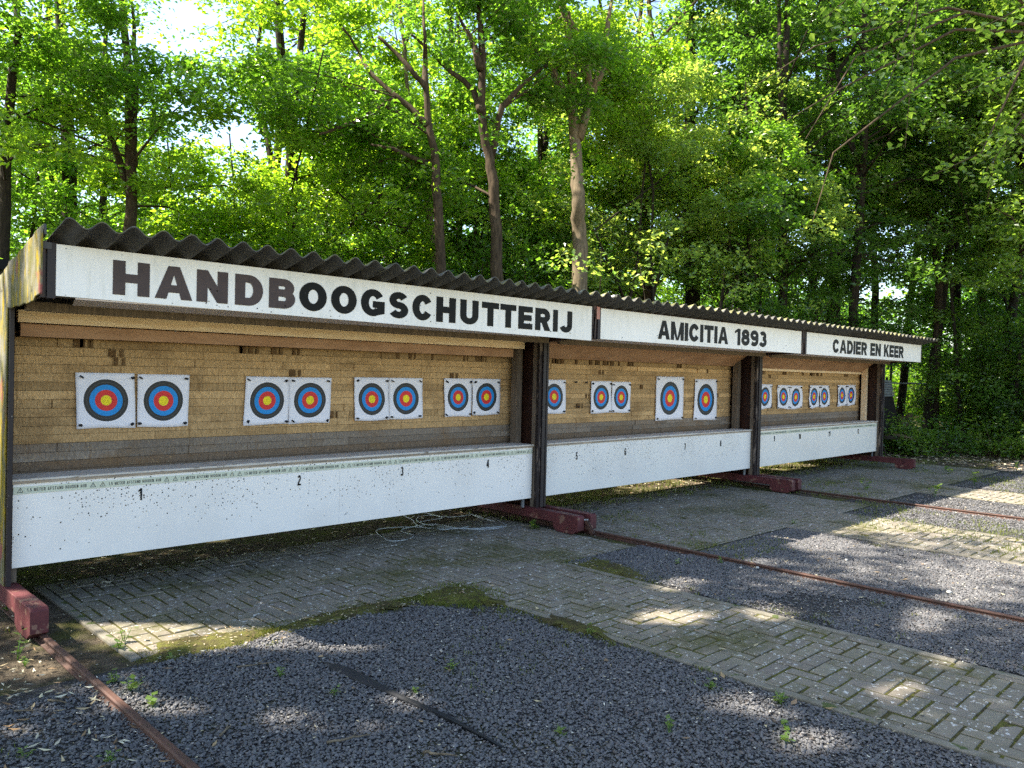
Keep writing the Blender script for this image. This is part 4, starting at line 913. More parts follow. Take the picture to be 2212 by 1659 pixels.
def shadow_lit(P):
    """True where a leaf at P would shade a place the photo shows sunlit"""
    x = P[:, 0]-S3[0]*P[:, 2]; y = P[:, 1]-S3[1]*P[:, 2]; k_ = np.zeros(len(P), bool)
    wob = .25*fbm(x, y, 6, 77)
    for c, A in LIT:
        dx = (x-c[0])*A[0, 0]+(y-c[1])*A[0, 1]; dy = (x-c[0])*A[1, 0]+(y-c[1])*A[1, 1]; k_ |= dx*dx+dy*dy < (1+wob)**2*1.1
    e = .35*fbm(x, y, 3, 78)
    k_ |= (x > 8.5+e+np.maximum(3.5-y, 0)*1.1) & (x < 20) & (y > 1.85+e*.6) & (y < 4.0) & (P[:, 0] < 17)                     # broad sunny ground at the right
    k_ |= (x > 1.2) & (x < 2.6) & (5.33-.86*(x-1.63)-y > -.15) & (5.33-.86*(x-1.63)-y < .26+.1*e)                                          # strip beside the left beam
    k_ |= (x > 9.0) & (x < 15.5) & (y > 6.4+.1*e) & (y < 7.3) & (e < .12)                        # behind the middle and right shelters
    t = (P[:, 0]-1.25)/S3[0]; yy = P[:, 1]-S3[1]*t; zz = P[:, 2]-t                                 # end cladding of the left shelter
    k_ |= (P[:, 0] < 1.25) & (yy > 4.8) & (yy < 6.3) & (zz > -.1) & (zz < 2.5) & (fbm(yy*1.0, zz*1.0, 3, 5) > -.55)
    t = (P[:, 2]-2.25); xx = P[:, 0]-S3[0]*t; yy = P[:, 1]-S3[1]*t                                 # roofs of the far shelters
    k_ |= (P[:, 2] > 2.6) & (xx > 9.5) & (xx < 15.6) & (yy > 4.5) & (yy < 5.3)
    for c, z, r_ in SHAFT:
        t = P[:, 2]-z; k_ |= (t > .9) & (np.hypot(P[:, 0]-S3[0]*t-c[0], P[:, 1]-S3[1]*t-c[1]) < r_*(.75+wob))
    return k_
def leaves_mesh(name, P, size, mat, droop=.2, tilt=.7, narrow=.62, thin=0):
    k_ = ~shadow_lit(P) & ~((P[:, 0] > .9) & (P[:, 0] < 15.8) & (P[:, 1] < 7.5) & (P[:, 2] < 2.9))
    if thin: k_ &= ~((P[:, 2] > 8.2) & (rng.uniform(0, 1, len(P)) < thin*np.clip((P[:, 2]-8.2)/1.5, 0, 1)))
    P = P[k_]; n = len(P)
    L_ = rng.uniform(.65, 1.2, n)*size; W_ = L_*narrow*.5
    th = rng.uniform(0, 2*np.pi, n); nz = rng.normal(0, tilt, (n, 2))
    N = np.stack([nz[:, 0], nz[:, 1], np.ones(n)], 1); N /= np.linalg.norm(N, axis=1)[:, None]
    D = np.stack([np.cos(th), np.sin(th), -droop+rng.normal(0, .35, n)], 1); D -= N*(D*N).sum(1)[:, None]; D /= np.linalg.norm(D, axis=1)[:, None]
    B = np.cross(N, D); fold = (.18*L_)[:, None]*N
    V = np.stack([P, P+D*(.38*L_)[:, None]+B*W_[:, None]+fold*.5, P+D*L_[:, None]-fold*.5, P+D*(.38*L_)[:, None]-B*W_[:, None]+fold*.5], 1)
    F = (np.array([(0, 1, 2, 3)])[None]+4*np.arange(n)[:, None, None]).reshape(-1, 4)
    return mesh_np(name, V.reshape(-1, 3), F, [mat])
def path_at(path, t):
    n = len(path)-1; i = min(int(t*n), n-1); f = t*n-i; return path[i]*(1-f)+path[i+1]*f
def spray_cloud(tips, per, rad, flat=.45):
    """leaf positions round twig tips: flat sprays, denser to the middle"""
    tips = np.repeat(np.array(tips), per, 0); n = len(tips)
    d = rng.normal(0, 1, (n, 3)); d /= np.linalg.norm(d, axis=1)[:, None]; r_ = rad*rng.uniform(0, 1, n)**.6
    d[:, 2] *= flat; P = tips+d*r_[:, None]; P[:, 2] -= .25*r_*np.hypot(d[:, 0], d[:, 1]); return P
AWAY = [0.0]
def tree(name, label, stems, r0, crown, leaf, bark, group='trees behind the shelters', limbs=18, per=34, rad=.42, size=.10, reach=2.6, seed=0, lowest=.3, extra=None, subs=5, limb_r=.28, droop=.2, ivy=0, boughs=0, thin=.72, open_=0):
    """stems: list of polylines (first is the trunk, from the ground); crown = leaf mesh grown on limbs"""
    r = np.random.default_rng(seed+1000); base = stems[0][0]; t = thing(name, label, 'tree' if name != 'shrub' else 'shrub', tuple(base), group)
    mb = MB(); tips = []
    for si, st in enumerate(stems):
        st = [np.array(p, float) for p in st]; rr = r0*(1 if si == 0 else .62); n = len(st)
        # subdivide with a little wander
        fine = []; 
        for i in range(n-1):
            for k_ in range(3): fine.append(st[i]+(st[i+1]-st[i])*k_/3+(r.normal(0, r0*.10, 3)*np.array((1, 1, .2)) if k_ else 0))
        fine.append(st[-1]); m = len(fine)
        mb.tube([p-base for p in fine], [rr*(1.25 if i == 0 and si == 0 else 1)*(1-.72*i/(m-1)) for i in range(m)], 10)
        nl = limbs if si == 0 else max(3, limbs//2)
        zs = r.uniform(lowest if si == 0 else .15, 1, nl)
        for j in range(nl):
            q = path_at(fine, zs[j]); a = r.uniform(0, 2*np.pi); away = math.atan2(base[1], base[0])
            if open_ and q[2] < 8.5 and math.cos(a-away) < .1 and r.random() < open_: a = away+r.uniform(-1.45, 1.45)
            ln = reach*r.uniform(.45, 1.1)*(1.15-.6*zs[j]); up = r.uniform(.0, .55)
            dirv = np.array([math.cos(a), math.sin(a), up]); mid = q+dirv*ln*.5+np.array([0, 0, .08*ln]); end = q+dirv*ln+np.array([0, 0, r.uniform(-.25, .15)*ln])
            lr = max(.008, rr*limb_r*(1-.5*zs[j])); blk = shadow_lit(np.array([mid, end, (q+mid)/2, (mid+end)/2])).any()
            if (blk and q[2] > 3) or ((end[1] < 7.6 or mid[1] < 7.6) and end[2] < 3.2): tips.append(end); tips.append((q+end)/2); continue
            mb.tube([q-base, mid-base, end-base], [lr, lr*.6, lr*.25], 5, cap=False)
            for k_ in range(subs):
                f = r.uniform(.25, 1); s_ = q+(end-q)*f+np.array([0, 0, .1*ln*(1-abs(2*f-1))]); a2 = a+r.normal(0, .9); l2 = ln*r.uniform(.18, .42)
                e2 = s_+np.array([math.cos(a2)*l2, math.sin(a2)*l2, r.normal(.02, .16)*l2*2])
                if not shadow_lit(np.array([e2, (s_+e2)/2])).any(): mb.tube([s_-base, e2-base], [lr*.35, .003], 4, cap=False)
                tips.append(e2); 
                if r.random() < .75: tips.append((s_+e2)/2)
            tips.append(end)
    for j in range(boughs):                                # long high boughs reaching over the open ground
        q = stems[0][-1].copy(); q[2] = max(q[2], 9.0)-r.uniform(0, 1.0); e = q+np.array([r.uniform(-4, 3), r.uniform(-4.6, -.6), r.uniform(-.6, 2.8)]); e[2] = max(e[2], 8.2); mid = (q+e)/2+np.array([0, 0, .3])
        mb.tube([q-base, mid-base, e-base], [r0*.3, r0*.2, .01], 5, cap=False)
        for k_ in range(22): f = r.uniform(.3, 1.05); tips.append(q+(e-q)*f+r.normal(0, .5, 3)*np.array((1, 1, .5)))
    mb.build('trunk', bark, t, smooth=True)
    P = spray_cloud(tips, per, rad)
    if extra is not None: P = np.concatenate([P, spray_cloud(extra[0], extra[1], extra[2])])
    if ivy:
        st = [np.array(p, float) for p in stems[0]]; Q = []
        for i in range(ivy):
            f = r.uniform(0, .85); q = path_at(st, f); a = r.uniform(0, 6.28); rr = r0*(1.1-.5*f)+abs(r.normal(0, .06)); Q.append(q+np.array([math.cos(a)*rr, math.sin(a)*rr, 0]))
        me = leaves_mesh('ivy', np.array(Q), size*.8, 'leaf_ivy', .6, 1.4); o = link('ivy', me, t); me.transform(Matrix.Translation([-float(c) for c in base]))
    me = leaves_mesh('crown', P, size, leaf, droop, thin=thin if not boughs else .35); me.transform(Matrix.Translation([-float(c) for c in base]))
    link('crown', me, t); return t
def stem_px(pts, d, top=None, jit=.0, seed=1, ground=True):
    """trunk through picture points standing d metres deep, down to the ground"""
    r = np.random.default_rng(seed); out = [at(u, v, d+r.normal(0, jit)) for u, v in pts]
    if ground:
        b = out[0].copy(); b[2] = -.05; out = [b]+out
    if top is not None:
        dv = out[-1]-out[-2]; dv /= max(dv[2], .3); out += [out[-1]+dv*(top-out[-1][2])*.5, out[-1]+dv*(top-out[-1][2])*np.array((.6, .6, 1))]
    return out
main = [
 dict(label='tall tree with twin stems rising behind the left shelter roof', d=13, st=[[(278,520),(284,430),(281,300),(280,170),(263,0)]], st2=[[(288,360),(289,300),(294,200),(290,60),(284,0)],[(282,420),(240,300),(228,240),(190,170)]], r=.11, leaf='leaf_maple', bark='bark_brown', top=13, thin=.9, limbs=26, reach=3.0),
 dict(label='dark ivy clad tree left of the twin stemmed tree', d=15, st=[[(150,500),(147,300),(140,150),(128,0)]], st2=[], r=.16, leaf='leaf_dark', bark='bark_dark', top=14, thin=.9, limbs=22, reach=3.0, ivy=700),
 dict(label='slim leaning tree at the far left edge of the wood', d=12, st=[[(8,520),(14,320),(28,150),(42,60),(34,0)]], st2=[], r=.09, leaf='leaf_robinia', bark='bark_dark', top=12, thin=.9, limbs=18, reach=2.6),
 dict(label='dark forked tree above the middle of the long sign', d=12.5, st=[[(953,600),(946,437),(942,357),(934,310),(924,258),(920,190),(888,151),(856,115),(817,79)]], st2=[[(920,190),(919,140),(918,79),(914,0)],[(922,270),(888,234),(848,202),(801,159),(777,115),(740,60)],[(856,214),(800,246),(737,274),(690,290)],[(928,352),(900,345),(850,322),(800,312)]], r=.09, leaf='leaf_maple', bark='bark_brown', top=None, boughs=16, limbs=20, open_=.6, reach=2.3),
 dict(label='slender tree with sunlit pale bark beside the dark forked tree', d=15, st=[[(942,600),(936,528),(928,468),(922,417),(912,373),(896,298),(888,246),(880,190),(868,60)]], st2=[], r=.08, leaf='leaf_robinia', bark='bark_pale', top=12, limbs=16, open_=.8, reach=2.2),
 dict(label='straight dark tree with a long limb bending left above the end of the long sign', d=13, st=[[(1075,610),(1073,516),(1067,437),(1063,377),(1055,329),(1043,278),(1041,198),(1043,119),(1039,60),(1035,0)]], st2=[[(1038,240),(1033,222),(1023,194),(991,167),(952,135),(912,95),(888,75)],[(1038,150),(1019,87),(991,36)],[(1060,340),(1085,230),(1130,180),(1180,140)]], r=.11, leaf='leaf_maple', bark='bark_brown', top=13, boughs=16, limbs=22, open_=.65, reach=2.5),
 dict(label='big three stemmed tree with sunlit mossy bark above the gap between left and middle shelters', d=14, st=[[(1253,560),(1251,488),(1249,437),(1247,377),(1241,298),(1237,218),(1235,139),(1227,60),(1213,0)]], st2=[[(1232,235),(1221,214),(1198,159),(1174,119),(1134,79),(1102,36),(1060,-10)],[(1250,300),(1273,214),(1269,151),(1249,79),(1229,24)],[(1265,220),(1300,150),(1312,60),(1322,0)]], r=.145, leaf='leaf_robinia', bark='bark_pale', top=14, boughs=16, limbs=18, open_=.6, reach=2.6),
 dict(label='thick ivy grown trunk above the middle shelter sign', d=19, st=[[(1497,620),(1492,450),(1490,250),(1488,0)]], st2=[], r=.2, leaf='leaf_maple', bark='bark_dark', top=16, limbs=34, thin=0, reach=3.4, ivy=1600),
 dict(label='ivy grown tree above the far shelter', d=21, st=[[(1800,690),(1802,500),(1797,250),(1792,0)]], st2=[], r=.2, leaf='leaf_dark', bark='bark_dark', top=16, limbs=34, thin=0, reach=3.4, ivy=1500),
 dict(label='leaning sapling with large drooping leaves at the right of the wood', d=20, st=[[(2029,600),(2020,533),(2008,486),(1986,408),(1969,340),(1952,310),(1935,163),(1930,77),(1922,17)]], st2=[[(2030,520),(2042,494),(2077,456),(2083,408),(2107,301),(2120,200)]], r=.10, leaf='leaf_hazel', bark='bark_brown', top=10, limbs=16, reach=2.2),
]
for i, c in enumerate(main):
    stems = [stem_px(c['st'][0], c['d'], c['top'], .05, i)]+[stem_px(s_, c['d'], None, .15, i*7+j, False) for j, s_ in enumerate(c['st2'])]
    tree('tree', c['label'], stems, c['r'], None, c['leaf'], c['bark'], limbs=c['limbs'], reach=c['reach'], seed=i, lowest=.22, ivy=c.get('ivy', 0), boughs=c.get('boughs', 0), per=60, size=.10, rad=.40, open_=c.get('open_', 0), thin=c.get('thin', .6))

# more trees farther back, grown at their own places
def free_tree(x, y, h, r0, leaf, bark, label, seed, **kw):
    r = np.random.default_rng(seed+50); n = 7; lean = r.normal(0, .06, 2)
    st = [np.array([x+lean[0]*h*(i/n)+r.normal(0, .06), y+lean[1]*h*(i/n)+r.normal(0, .06), h*i/n-.05]) for i in range(n+1)]
    s2 = [[st[3], st[3]+np.array([r.normal(0, .8), r.normal(0, .8), h*.2]), st[3]+np.array([r.normal(0, 1.6), r.normal(0, 1.6), h*.45])]]
    return tree('tree', label, [st]+s2, r0, None, leaf, bark, seed=seed, **kw)
def gpos(u, d): p = at(u, 800, d); return p[0], p[1]
far = [  # u, depth, height, leaf, bark, label
 (90, 20, 14, 'leaf_maple', 'bark_dark', 'tree far behind the left end of the long sign'),
 (222, 20, 12, 'leaf_robinia', 'bark_dark', 'light crowned tree between the ivy clad and the twin stemmed trees'),
 (330, 24, 7.5, 'leaf_robinia', 'bark_brown', 'lower leafy tree right of the twin stemmed tree'),
 (470, 24, 7, 'leaf_robinia', 'bark_brown', 'low sunny crown under the widest gap of sky'),
 (585, 17, 13, 'leaf_robinia', 'bark_dark', 'yellow green tree right of the sky gap'),
 (655, 15, 13.5, 'leaf_robinia', 'bark_dark', 'bright leafy tree above the letters of the long sign'),
 (745, 19, 14, 'leaf_robinia', 'bark_brown', 'sunlit tree left of the dark forked tree'),
 (830, 24, 16, 'leaf_maple', 'bark_brown', 'tree deep in the wood left of the dark forked tree'),
 (1000, 21, 15, 'leaf_dark', 'bark_dark', 'shaded tree between the forked tree and the straight dark tree'),
 (1130, 20, 15, 'leaf_maple', 'bark_dark', 'leafy tree between the straight dark tree and the three stemmed tree'),
 (1310, 23, 16, 'leaf_robinia', 'bark_brown', 'tree behind the three stemmed tree'),
 (1400, 18, 12, 'leaf_oak', 'bark_brown', 'oak tree spreading above the middle shelter roof'),
 (1600, 22, 15, 'leaf_maple', 'bark_dark', 'broad tree right of the thick ivy grown trunk'),
 (1690, 18, 13, 'leaf_dark', 'bark_dark', 'dense dark tree over the join of the middle and far shelters'),
 (1890, 24, 15, 'leaf_maple', 'bark_dark', 'tree beyond the leaning sapling'),
 (2000, 20, 14, 'leaf_dark', 'bark_dark', 'dark tree behind the leaning sapling'),
 (2120, 22, 13, 'leaf_maple', 'bark_brown', 'tree near the right edge with sky between its branches'),
 (1560, 26, 15, 'leaf_maple', 'bark_dark', 'tree deep in the wood over the middle sign'), (1740, 25, 16, 'leaf_dark', 'bark_dark', 'tall dark tree deep behind the join of the roofs'), (1840, 18.5, 14, 'leaf_dark', 'bark_dark', 'dense tree over the middle of the far roof'),
 (1945, 24, 16, 'leaf_maple', 'bark_dark', 'tall tree over the far end of the roof'), (2075, 22, 13, 'leaf_maple', 'bark_dark', 'leafy tree right of the leaning sapling'), (2180, 19.5, 14, 'leaf_dark', 'bark_dark', 'dark tree filling the right edge'),
 (2290, 22, 15, 'leaf_maple', 'bark_dark', 'tree just beyond the right edge of the wood'),
 (2230, 17, 13, 'leaf_hazel', 'bark_brown', 'tree at the right edge of the wood'),
]
for i, (u, d, h, lf, bk, lb) in enumerate(far):
    x, y = gpos(u, d); free_tree(x, y, h, .13, lf, bk, lb, i+20, limbs=34, per=52, size=.12, rad=.46, reach=3.2, lowest=.10 if not 1800 < u < 2015 else .34, thin=.9 if u < 520 else .75 if u < 1500 else 0)
under = [(180,14.5,7,'leaf_maple'),(330,16,6.5,'leaf_robinia'),(500,15.5,6.0,'leaf_robinia'),(600,14.5,7.5,'leaf_robinia'),(700,14.5,7,'leaf_robinia'),(800,17,7.5,'leaf_maple'),(860,18,8,'leaf_robinia'),(985,17.5,7,'leaf_dark'),(1020,17,8,'leaf_maple'),(1130,18,7.5,'leaf_maple'),(1180,19,8,'leaf_robinia'),(1350,16.5,7,'leaf_oak'),(1440,16,7.5,'leaf_oak'),(1550,16.5,7.5,'leaf_maple'),(1650,17,8,'leaf_oak'),(1750,19,9,'leaf_dark'),(1835,24,9,'leaf_maple'),(2090,19,8.5,'leaf_dark'),(2180,18,8,'leaf_hazel'),(40,15,7.5,'leaf_maple')]
ul = ['over the faded first letters', 'at the foot of the sky gap', 'below the widest sky gap', 'over the middle of the long sign', 'bright before the sunlit trees', 'left of the forked trunk', 'behind the forked trunk', 'between forked and straight dark trunks', 'deep between the two dark trunks', 'right of the straight dark trunk', 'left of the three stemmed tree', 'right of the three stemmed tree', 'under the spreading oak', 'right of the thick ivy grown trunk', 'over the end of the middle sign', 'over the start of the far sign', 'over the middle of the far sign', 'right of the leaning sapling', 'at the right edge under large drooping leaves', 'at the left edge of the roof']
for i, ((u, d, h, lf), lb) in enumerate(zip(under, ul)):
    x, y = gpos(u, d); free_tree(x, y, h, .05, lf, 'bark_dark', 'young tree '+lb, i+120, limbs=26, per=52, size=.10, rad=.38, reach=2.3, lowest=.12, subs=4)
# distant wood, one mass
tips = []
for i in range(46):
    u = -150+i*56+rng.normal(0, 20); d = rng.uniform(30, 46); x, y = gpos(u, d); hh = rng.uniform(8, 15) if u > 640 and not 1550 < u < 1870 else rng.uniform(5, 8.5)
    if 380 < u < 520: hh = rng.uniform(4, 7)
    if 1860 < u < 2010: continue
    if 300 < u < 470: hh *= .45
    for k_ in range(120):
        z = hh*rng.uniform(.05, 1); rr = 2.6*(1-.5*z/hh); tips.append((x+rng.normal(0, rr*.7), y+rng.normal(0, rr*.7), z))
P = spray_cloud(tips, 42, .9)
tag(link('far_wood', leaves_mesh('far_wood', P, .24, 'leaf_maple')), 'distant leafy wood seen between the nearer trunks', 'wood', None, 'stuff')

# shrubs and undergrowth
def shrub(x, y, h, rad_, leaf, label, seed, n=26, per=60, size=.085, rad=.34, group='shrubs around the shelters', z0=.15):
    r = np.random.default_rng(seed+300); t = thing('shrub', label, 'shrub', (x, y, 0), group); mb = MB(); tips = []
    for j in range(n):
        a = r.uniform(0, 6.28); rr = rad_*r.uniform(.1, 1)**.7; z = h*r.uniform(z0, 1)*(1-.35*(rr/rad_)**2); e = np.array([math.cos(a)*rr, math.sin(a)*rr, z])
        if y+e[1] < 7.7 and e[2] < 3.2 and x < 16: continue
        mb.tube([(r.normal(0, .08), r.normal(0, .08), -.03), tuple(e*np.array((.4, .4, .6))), tuple(e)], [.018, .011, .004], 5, cap=False)
        for k_ in range(4): tips.append(e+r.normal(0, .26, 3)*np.array((1, 1, .7)))
    mb.build('stem', 'bark_brown', t, smooth=True)
    P = spray_cloud(tips, per//4, rad, .6)+np.array([x, y, 0]); P = P[P[:, 2] > .02]
    me = leaves_mesh('foliage', P, size, leaf); me.transform(Matrix.Translation((-x, -y, 0))); link('foliage', me, t); return t
sh = [ # u, depth, h, radius, leaf, label
 (1290, 11.2, 3.55, 1.25, 'leaf_oak', 'bright young oak bush just over the end of the long sign'),
 (1430, 12.2, 3.5, 1.3, 'leaf_oak', 'bright oak bush rising over the start of the middle shelter roof'),
 (1530, 13.5, 3.7, 1.2, 'leaf_oak', 'oak bush in half shade behind the middle shelter roof'),
 (100, 13, 4.2, 1.5, 'leaf_maple', 'bush behind the left end of the roof'),
 (240, 15, 4.3, 1.6, 'leaf_dark', 'dark bush at the foot of the twin stemmed tree'),
 (390, 14.5, 4.2, 1.6, 'leaf_robinia', 'sunny bush over the third letter of the long sign'),
 (520, 13.5, 4.2, 1.5, 'leaf_robinia', 'light green bush over the middle letters of the long sign'),
 (640, 13, 4.0, 1.5, 'leaf_maple', 'bush over the centre of the long roof'),
 (760, 14, 4.2, 1.5, 'leaf_maple', 'bush left of the forked tree foot'),
 (870, 15.5, 4.2, 1.6, 'leaf_dark', 'shaded bush by the foot of the pale barked tree'),
 (1010, 15, 4.2, 1.6, 'leaf_dark', 'dark bush between the two dark trunks'),
 (1150, 15, 4.4, 1.6, 'leaf_maple', 'bush left of the three stemmed tree foot'),
 (1640, 17, 4.6, 1.8, 'leaf_dark', 'dark bush over the end of the middle shelter roof'),
 (1735, 19, 4.8, 1.3, 'leaf_dark', 'dark bush over the start of the far shelter roof'),
]
for i, (u, d, h, rd, lf, lb) in enumerate(sh):
    x, y = gpos(u, d); shrub(x, y, h, rd, lf, lb, i, n=46, per=110, size=.09 if d < 14 else .11)
rb = [ # x, y, h, r
 (21.8, 5.5, 3.5, 1.2, 'leaf_hazel', 'large hazel bush right of the far shelter'),
 (21.0, 4.1, 3.6, 1.5, 'leaf_dark', 'large dark bush at the right edge behind the litter strip'),
 (21.6, 3.0, 3.4, 1.6, 'leaf_dark', 'dark bush cut by the right frame edge'),
 (24.4, 6.2, 4.6, 1.6, 'leaf_maple', 'tall bush behind the hazel bush'),
 (24.2, 5.2, 4.8, 2.0, 'leaf_dark', 'tall dark bush deep at the right'),
]
for i, (x, y, h, rd, lf, lb) in enumerate(rb): shrub(x, y, h, rd, lf, lb, 60+i, n=60, per=170, size=.105, rad=.42, z0=.03)
for i, (u, d, h) in enumerate(((1905, 33, 3.2), (1960, 36, 3.6), (2000, 34, 3.4), (1935, 40, 4.5))):
    x, y = gpos(u, d); shrub(x, y, h, 2.2, 'leaf_robinia', ('sunlit bush seen through the gap, '+('nearest the far shelter post', 'above the tree stump', 'right of the fence post', 'farthest back')[i]), 160+i, n=40, per=80, size=.16, rad=.5, z0=.05)
# low leafy ground plants at the foot of the wood on the right
lowp = [(17.3, 7.0), (18.0, 6.7), (18.4, 6.1), (19.0, 5.6), (19.5, 4.9), (19.7, 4.2), (19.9, 3.4), (18.0, 7.6), (18.9, 7.0), (17.4, 8.0)]
lbs = ['beside the far shelter post', 'second from the far shelter post', 'at the tip of the litter strip', 'in front of the hazel bush', 'before the large dark bush', 'between litter and dark bush', 'at the right frame edge', 'behind the bush beside the far post', 'under the tall dark bush', 'farthest back beside the far shelter post']
for i, ((x, y), lb) in enumerate(zip(lowp, lbs)): shrub(x, y, rng.uniform(.45, .75), .55, 'leaf_hazel' if i % 3 else 'leaf_dark', 'low leafy plant '+lb, 90+i, n=20, per=70, size=.085, rad=.22, group='low plants along the wood edge', z0=.1)

# crowns reaching over the place from the left, mostly above the picture
over = [(-2.6, 6.5, 12, 'tree left of the camera whose boughs dapple the right hand path'), (-3.0, 9.6, 13.5, 'tall tree just behind the left end of the shelters, boughs far overhead'), (1.0, 11.8, 14, 'tree behind the hut at the left'), (-4.6, 8.8, 11.5, 'big tree standing left of the shelters with boughs over the gravel'), (-2.2, 10.6, 12.5, 'tree behind the left end whose boughs shade the brick path'), (-8.5, 6.4, 12, 'tree farther left of the shelters')]
for i, (x, y, h, lb) in enumerate(over): free_tree(x, y, h, .2, 'leaf_maple', 'bark_brown', lb, 70+i, limbs=46, per=46, size=.15, rad=.65, reach=4.8, lowest=.45, thin=0, limb_r=.14)

# branches of large leaves hanging into the picture at the right
def bough(u0, v0, u1, v1, d, label, n=34, seed=0, leaf='leaf_hazel'):
    r = np.random.default_rng(seed); a, b = at(u0, v0, d), at(u1, v1, d*.97); P = []
    for i in range(n):
        f = r.uniform(.15, 1); P.append(a+(b-a)*f+r.normal(0, .13, 3))
    return a, b, np.array(P)
t = thing('tree', 'tree whose boughs of large drooping leaves hang over the far shelters', 'tree', tuple(gpos(2330, 13.5))+(0,), 'trees behind the shelters')
base = np.array(list(gpos(2330, 13.5))+[0]); mb = MB(); top = base+np.array([-.4, .3, 7.5]); mb.tube([(0, 0, -.05), tuple((top-base)*.5), tuple(top-base)], [.14, .11, .06], 9); PP = []
for i, (u0, v0, u1, v1, d) in enumerate(((2000,-60,1900,240,11.5),(1990,-80,1955,320,11.5),(1900,-60,1780,40,11),(1960,-60,1870,60,11),(1850,120,1740,300,12),(1800,330,1755,480,12),(1760,100,1640,180,12),(2212,250,2130,370,12),(2240,0,2120,60,11),(2200,150,2080,200,12),(1800,200,1700,260,12),(2120,330,2010,380,13))):
    a, b, P = bough(u0, v0, u1, v1, d, '', 60, i); PP.append(P); mid = (top+a)/2+np.array([0, 0, .5]); mb.tube([tuple(top-base), tuple(mid-base), tuple(a-base), tuple(b-base)], [.03, .022, .012, .004], 5, cap=False)
mb.build('trunk', 'bark_brown', t, smooth=True); me = leaves_mesh('crown', np.concatenate(PP), .13, 'leaf_hazel', .9, .5, .7); me.transform(Matrix.Translation([-float(c) for c in base])); link('crown', me, t)

# small weeds one could count
def weed(u, v, h, label, seed, leaf='leaf_hazel', n=9, lsz=.05, at_=None):
    p = gp(u, v) if at_ is None else np.array(at_); r = np.random.default_rng(seed); t = thing('weed', label, 'weed', (p[0], p[1], 0), 'small weeds growing out of the gravel'); mb = MB(); P = []; leaf = 'leaf_oak'
    for j in range(3):
        e = np.array([r.normal(0, .25)*h, r.normal(0, .25)*h, h*r.uniform(.6, 1)]); mb.tube([(0, 0, 0), tuple(e*.5), tuple(e)], [.0025, .002, .001], 4, cap=False)
        for k_ in range(n//3+1): P.append(e*r.uniform(.3, 1)+r.normal(0, .006, 3))
    mb.build('stem', 'leaf_hazel', t); P = np.array(P); m_ = len(P); L_ = lsz*r.uniform(.6, 1.1, m_); th = r.uniform(0, 6.28, m_); D = np.stack([np.cos(th), np.sin(th), r.uniform(-.2, .5, m_)], 1); B = np.stack([-np.sin(th), np.cos(th), th*0], 1); 
    V = np.stack([P, P+D*(L_*.45)[:, None]+B*(L_*.38)[:, None], P+D*L_[:, None], P+D*(L_*.45)[:, None]-B*(L_*.38)[:, None]], 1).reshape(-1, 3)
    link('foliage', mesh_np('foliage', V, np.arange(4*m_).reshape(-1, 4), [leaf]), t)
wd = [(75,440,.16,'tall thin weed left of the red beam end'),(30,235,.08,'small weed against the left beam'),(500,545,.07,'weed beside the left rail, upper one'),(560,585,.08,'star shaped weed beside the left rail'),(672,645,.07,'sunlit weed right of the left rail'),(1455,600,.06,'single leaf seedling in the middle of the gravel'),(1965,495,.07,'seedling right of the black fabric strip'),(110,470,.06,'weed in the sunny litter at the left edge'),(1815,590,.05,'yellow seedling at the fabric strip in the sun'),(540,370,.10,'dark green weed clump at the paving corner'),(520,400,.08,'second weed clump at the paving corner'),(740,440,.04,'low weed on the mossy gravel border'),(1220,520,.05,'tiny weed in shaded gravel'),(100,880,.05,'weed at the lower left corner'),(480,895,.05,'weed at the bottom beside the left rail')]
for i, (x, y, h, lb) in enumerate(wd): u, v = q8([(x, y)])[0]; weed(u, v, h, lb, i, lsz=.042 if h > .06 else .028)
wd = [(1170,1010,.09,'weed on the path edge in the sun at the bottom'),(1190,1120,.06,'grassy weed in the sunny gravel below the path'),(1190,1180,.06,'second grassy weed in the sunny gravel'),(230,1150,.06,'flat weed in shaded gravel at the bottom'),(690,1130,.06,'weed in dark gravel before the path'),(910,405,.07,'small weed on the middle rail'),(730,410,.06,'weed right of the middle rail start'),(2000,70,.28,'tall sunlit weed at the right by the shadow edge'),(1890,20,.16,'leafy weed in shade at the right'),(1830,120,.2,'long bladed grass clump by the thin rail'),(2180,10,.2,'weed clump at the right frame edge'),(1540,90,.16,'thin weed in shade before the far shelter'),(1230,235,.06,'small weed on the mossy paving'),(1880,300,.06,'low weed on the far path'),(870,940,.05,'grass weed along the path edge'),(340,710,.06,'grass weed by the mossy gravel border')]
for i, (x, y, h, lb) in enumerate(wd): u, v = q7(x, y); weed(u, v, h, lb, 40+i, lsz=.034 if h < .1 else .08, n=9 if h < .1 else 22)
for i, (x, y, h, lb) in enumerate(((5.75, 6.9, .14, 'pale maple seedling beside the red beam behind the cable'), (5.5, 7.05, .12, 'smaller seedling by the coiled cable'), (5.85, 5.55, .09, 'seedling in front of the red beam of the left shelter'), (9.9, 6.9, .2, 'sunny grass clump under the middle shelter end'), (14.2, 6.7, .22, 'sunny weed clump under the far shelter'), (9.6, 7.1, .18, 'second sunny clump under the middle shelter'), (14.6, 6.5, .16, 'smaller sunny clump under the far shelter'))): weed(0, 0, h, lb, 80+i, at_=(x, y, 0), lsz=.07, n=16)

# ---------------------------------------------------------------- things at the wood edge
hut = thing('hut', 'black wooden hut behind the left end of the shelters', 'hut', (1.62, 9.6, 0)); mb = MB()
for i in range(16):
    mb.box((-2.4+i*.165, -.6, 0), (-2.4+i*.165+.158, .6, 2.47))
mb.build('wall', 'hut_black', hut); mb = MB(); mb.box((-2.5, -.75, 2.475), (.33, .75, 2.53)); mb.box((-2.52, -.78, 2.46), (.35, -.752, 2.56)); mb.build('roof', 'hut_black', hut)
